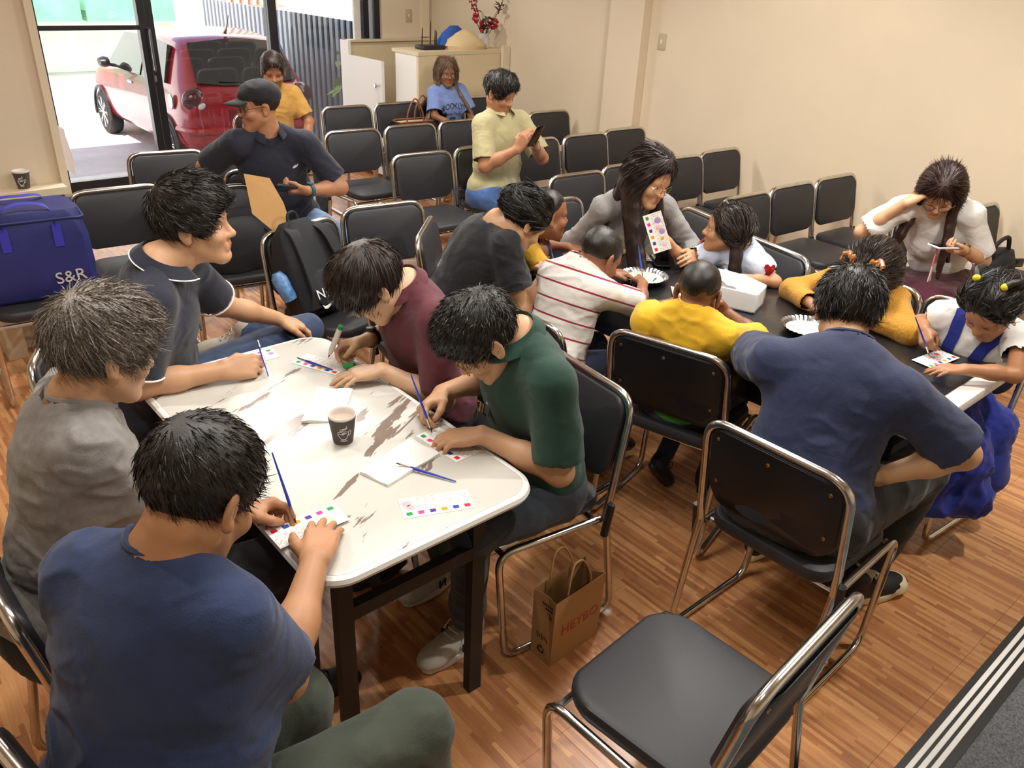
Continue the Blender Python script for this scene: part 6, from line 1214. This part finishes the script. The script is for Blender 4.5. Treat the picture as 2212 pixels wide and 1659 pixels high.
def decal(key, garment, me, origin, right, up, mname, name, off=.0015):
    # print the flat mesh `me` on the garment: push every vertex back on to the cloth along the viewing normal of the print
    j = child_of(key, garment); v = j['v']; r_ = nz(right); u_ = nz(np.array(up) - r_*(r_@np.array(up))); n_ = np.cross(r_, u_); q = v - origin; x, y, z = q@r_, q@u_, q@n_
    sel = (np.abs(x) < .3) & (np.abs(y) < .3) & (z > -.25); x, y, z = x[sel], y[sel], z[sel]; o = PP[key]['root']['base']; co = np.array([tuple(p.co) for p in me.vertices]); out = []
    for p in co:
        d = (x-p[0])**2 + (y-p[1])**2; near = d < (.012)**2; dep = z[near].max() if near.any() else z[np.argmin(d)]; out.append(origin + r_*p[0] + u_*p[1] + n_*(dep + off + max(p[2], 0)) - o)
    me.vertices.foreach_set('co', np.array(out, np.float32).ravel()); me.update(); me.materials.clear(); me.materials.append(MATS[mname]); ob = bpy.data.objects.new(name, me); COL.objects.link(ob); ob.parent = PP[key]['root']['obj']; return ob
def flat(outline):
    me = bpy.data.meshes.new('print'); me.from_pydata([(x, y, 0) for x, y in outline] + [(sum(x for x, y in outline)/len(outline), sum(y for x, y in outline)/len(outline), 0)], [], [(i, (i+1) % len(outline), len(outline)) for i in range(len(outline))]); return me
def wristband(key, side, mname, name='wrist_watch', rad=.030, face=None):
    q = PP[key]; d = nz(q['ww'][side]-q['ee'][side]); c = q['ww'][side] - d*.02; u = nz(np.cross(d, (0, 0, 1))); w = np.cross(u, d); o = q['root']['base']; b = MB()
    V = []
    for k in range(24): a = 2*PI*k/24; e = math.cos(a)*u + math.sin(a)*w; V += [tuple(c + e*rad - d*.010 - o), tuple(c + e*(rad+.003) - d*.010 - o), tuple(c + e*(rad+.003) + d*.010 - o), tuple(c + e*rad + d*.010 - o)]
    e_ = mesh_obj(name, V, [(4*k+i, 4*((k+1) % 24)+i, 4*((k+1) % 24)+(i+1) % 4, 4*k+(i+1) % 4) for k in range(24) for i in range(4)], MATS[mname], q['root']['obj'])
    MB().lathe([(.017, 0), (.017, .006), (.014, .008)], 20, tuple(c + w*(rad+.001) - o), Matrix(np.stack([u, d, w], 1).tolist())).build('watch_case', MATS[face or mname], e_)
# cap brim
q = PP['p4']; o = q['root']['base']; V = []; m_ = 13
for k in range(m_):
    u = -1 + 2*k/(m_-1); 
    for t_ in (0, .5, 1): V.append(tuple(q['Lw'](.070*u, .070 + .018*(1-u*u) + (.075*math.sqrt(max(0, 1-u*u*.9)))*t_, .040 - .012*u*u - .016*t_) - o))
br = mesh_obj('cap_brim', V, [(3*k+i, 3*k+i+1, 3*k+4+i, 3*k+3+i) for k in range(m_-1) for i in range(2)], MATS['cloth_cap'], q['root']['obj']); so = br.modifiers.new('s', 'SOLIDIFY'); so.thickness = .004
MB().lathe([(.006, 0), (.005, .004), (.001, .006)], 8, tuple(q['Lw'](0, -.012, .1255) - o), Matrix(q['HR'].tolist())).build('cap_button', MATS['cloth_cap'], q['root']['obj'])
mat('emblem_green', '#c8d6c0', .6)
decal('p4', 'shirt', flat([(-.018, -.004), (-.012, .005), (0, .007), (.012, .004), (.02, .009), (.017, -.001), (.008, -.007), (-.006, -.007)]), q['N'] - q['t']*.16 + q['f']*.14 - q['r']*.085, -q['r'], q['t'], 'emblem_green', 'chest_emblem')
wristband('p4', 'L', 'teal', rad=.032); wristband('p7', 'L', 'ferrule', face='black_plastic', rad=.030); wristband('p8', 'R', 'black_plastic', rad=.028); wristband('p19', 'L', 'gold', 'bracelet', rad=.025)
hp_ = PP['p4']['ww']['L']; t = tag(MB().slab(rrect(.075, .15, .008, 4), -.007, .007, .003, frame_matrix(hp_ + V3(-.135, -.02, .035), (.35, -.75, .4), (-.75, -.3, .25))).build('wallet', MATS['black_plastic']), 'black folding phone wallet in the hand of the person in cap', 'wallet')
# phones
phone(frame_matrix((3.395, 3.675, .985), (.98, .15, 0), (.05, -.45, .8)), 'mobile phone held up by the person in the beige polo', c='glossy_black')
phone(frame_matrix((3.845, 1.36, .842), (.35, .9, 0), (-.9, .35, .06)), 'pale mobile phone with pink cord held by the person in white blouse', c='print_white')
t = tag(MB().tube(spline([(3.80, 1.375, .838), (3.785, 1.37, .80), (3.775, 1.365, .76)], 4), .004, 6).build('phone_charm', mat('pink_cord', '#c8476a', .6)), 'pink cord charm hanging from the pale phone', 'charm')
MB().tube([(3.775, 1.365, .76), (3.76, 1.36, .69)], .003, 6).build('cord_end', mat('cord_pale', '#c9a6a2', .7), t); MB().tube([(3.775, 1.365, .76), (3.785, 1.36, .69)], .003, 6).build('cord_end', MATS['cord_pale'], t)
phone(frame_matrix((4.33, 5.50, .70), (1, 0, 0), (0, -.6, .5)), 'dark mobile phone in the lap of the long-haired person in blue tee')
# prints
q = PP['p6']; c_ = q['N'] - q['t']*.155 + q['f']*.15
me = text_mesh('BROOKLYN', .052, 0)
for v_ in me.vertices: v_.co.y = v_.co.y*1.3 + .012 - 1.6*v_.co.x**2
decal('p6', 'shirt', me, c_, -q['r'], q['t'], 'print_black', 'lettering')
me = text_mesh('New York', .035, 0); decal('p6', 'shirt', me, c_ - q['t']*.055, -q['r'], q['t'], 'cloth_navy2', 'lettering')
decal('p6', 'shirt', flat(rrect(.06, .022, .008, 3)), c_ - q['t']*.092, -q['r'], q['t'], 'cloth_navy2', 'chest_badge')
q = PP['p7']; me = text_mesh('Chem', .034, 0); decal('p7', 'shirt', me, q['N'] - q['t']*.17 + q['f']*.15 - q['r']*.085, -q['r'], q['t'], mat('print_mauve', '#8a6a6a', .8).name, 'chest_lettering')
# hearts and trims on the pale dress
q = PP['p13']; hrt = [(0, -.030), (.018, -.010), (.026, .008), (.020, .020), (.009, .022), (0, .013), (-.009, .022), (-.020, .020), (-.026, .008), (-.018, -.010)]; mat('sequin_red', '#b01226', .2, metal=.4, coat=.6); mat('trim_blue', '#2b41c4', .6)
for (sd, k_) in (('L', 1), ('R', -1)):
    s0 = q['ss'][sd] + (q['ee'][sd]-q['ss'][sd])*.28; out_ = nz(-q['r']*k_ + V3(-.55, -.45, .35)); rt_ = nz(np.cross(V3(0, 0, 1), out_)); decal('p13', 'dress_top', flat(hrt), s0 + out_*.10, rt_, V3(0, 0, 1), 'sequin_red', 'heart_patch')
decal('p13', 'dress_top', flat([(x*.6, y*.6) for x, y in hrt]), q['N'] - q['t']*.09 + q['f']*.12, -q['r'], q['t'], 'sequin_red', 'heart_patch')
ribbon('p13', 'dress_top', [q['N'] + q['r']*k + q['f']*.075 - q['t']*.045 for k in (-.06, -.03, 0, .03, .06)], .012, 'print_white', 'neck_lace'); ribbon('p13', 'dress_top', [q['N'] + q['r']*.075 - q['f']*.02 + q['t']*.01, q['N'] + q['r']*.075 + q['f']*.06 - q['t']*.05, q['N'] + q['r']*.06 + q['f']*.1 - q['t']*.12], .014, 'trim_blue', 'blue_trim')
# pinafore straps, hair ties, earring
q = PP['p18']
for k in (-1, 1): ribbon('p18', 'blouse', [q['P'] + q['t']*.15 + q['f']*.14 + q['r']*.05*k, q['N'] - q['t']*.10 + q['f']*.12 + q['r']*.055*k, q['N'] - q['t']*.01 + q['f']*.04 + q['r']*.07*k, q['N'] - q['t']*.05 - q['f']*.10 + q['r']*.065*k, q['P'] + q['t']*.16 - q['f']*.14 + q['r']*.05*k], .042, 'cloth_pinafore', 'pinafore_strap')
mat('tie_yellow', '#e9c51c', .5); o = q['root']['base']
def ball(key, loc_, r_, mname, name):
    q = PP[key]; return MB().lathe([(.001, -1), (.5, -.87), (.87, -.5), (1, 0), (.87, .5), (.5, .87), (.001, 1)], 14, tuple(q['Lw'](*loc_) - q['root']['base']), Matrix.Diagonal((r_, r_, r_))).build(name, MATS[mname], q['root']['obj'])
for x in (-.055, .055): ball('p18', (x, -.035, .128), .0135, 'tie_yellow', 'hair_tie')
for x in (-.055, .055):
    L_ = q['Lw']; pts = [L_(x, -.035, .125)-o, L_(x*1.35, -.065, .13)-o, L_(x*1.6, -.10, .10)-o, L_(x*1.7, -.125, .07)-o, L_(x*1.6, -.135, .04)-o]; MB().tube(spline(pts, 4), [.014*(1-.7*k/16) for k in range(17)], 9).build('pigtail', MATS['hair_black'], q['root']['obj'])
for x in (-1, 1): MB().tube([q['Lw'](.082*x + .006*math.cos(a), -.002, -.052 + .010*math.sin(a)) - o for a in np.linspace(0, 2*PI, 14, endpoint=False)], .0022, 6, closed=True).build('earring', MATS['ferrule'], q['root']['obj'])
# claw clips
mat('tortoise', '#a8682f', .3, var=.5, vscale=60, coat=.5); q = PP['p17']; o = q['root']['base']
for x in (-1, 1):
    b = MB(); P_, N_ = surf_near(child_of('p17', 'hair'), [q['Lw'](.055*x + dx, -.008, .16) for dx in (-.034, -.02, -.007, .007, .02, .034)], .007)
    b.tube(spline([p - o for p in P_], 4), .0095, 8)
    for p, n_ in zip(P_, N_): b.tube([p - o, p - o + q['HR'][:, 1]*.022 - n_*.006], [.005, .003], 6)
    b.build('claw_clip', MATS['tortoise'], q['root']['obj'])

# neckbands of the tees
for key, mname in (('p1', 'cloth_navy'), ('p2', 'cloth_grey'), ('p16', 'cloth_navy2'), ('p5', 'cloth_mustard_tee'), ('p6', 'print_black')):
    q = PP[key]; j = child_of(key, 'shirt'); s_ = q['s']; rad = (.062 if key != 'p2' else .074)*s_; pts = []
    for a in np.linspace(0, 2*PI, 40, endpoint=False): pts.append(q['N'] + q['t']*(.045 - .028*math.sin(a))*s_ + q['f']*(.016 + .0*math.sin(a))*s_ + (q['r']*math.cos(a) + q['f']*math.sin(a))*rad)
    P_, N_ = surf_near(j, pts, .001)
    for _ in range(4): P_ = (np.roll(P_, 1, 0) + 2*P_ + np.roll(P_, -1, 0))/4
    o = q['root']['base']; MB().tube([p - o for p in P_], .0065*s_, 6, closed=True).build('neckband', MATS[mname], q['root']['obj'])

# letter on the running shoe
q = PP['p9']; sh_ = [c for c in q['root']['children'] if c['name'] == 'shoe']
for c in sh_:
    an, d = c['args']; d = nz(d); lt = np.cross(d, (0, 0, 1)); o = q['root']['base']
    for sg in (-1, 1): put_text('N', .045, tuple(an - V3(0, 0, .045) + d*.055 + lt*sg*.0475 - o), tuple(d*sg*-1 if sg > 0 else d), (0, 0, 1), 'print_black', c['obj'], 'shoe_letter', ext=.002)
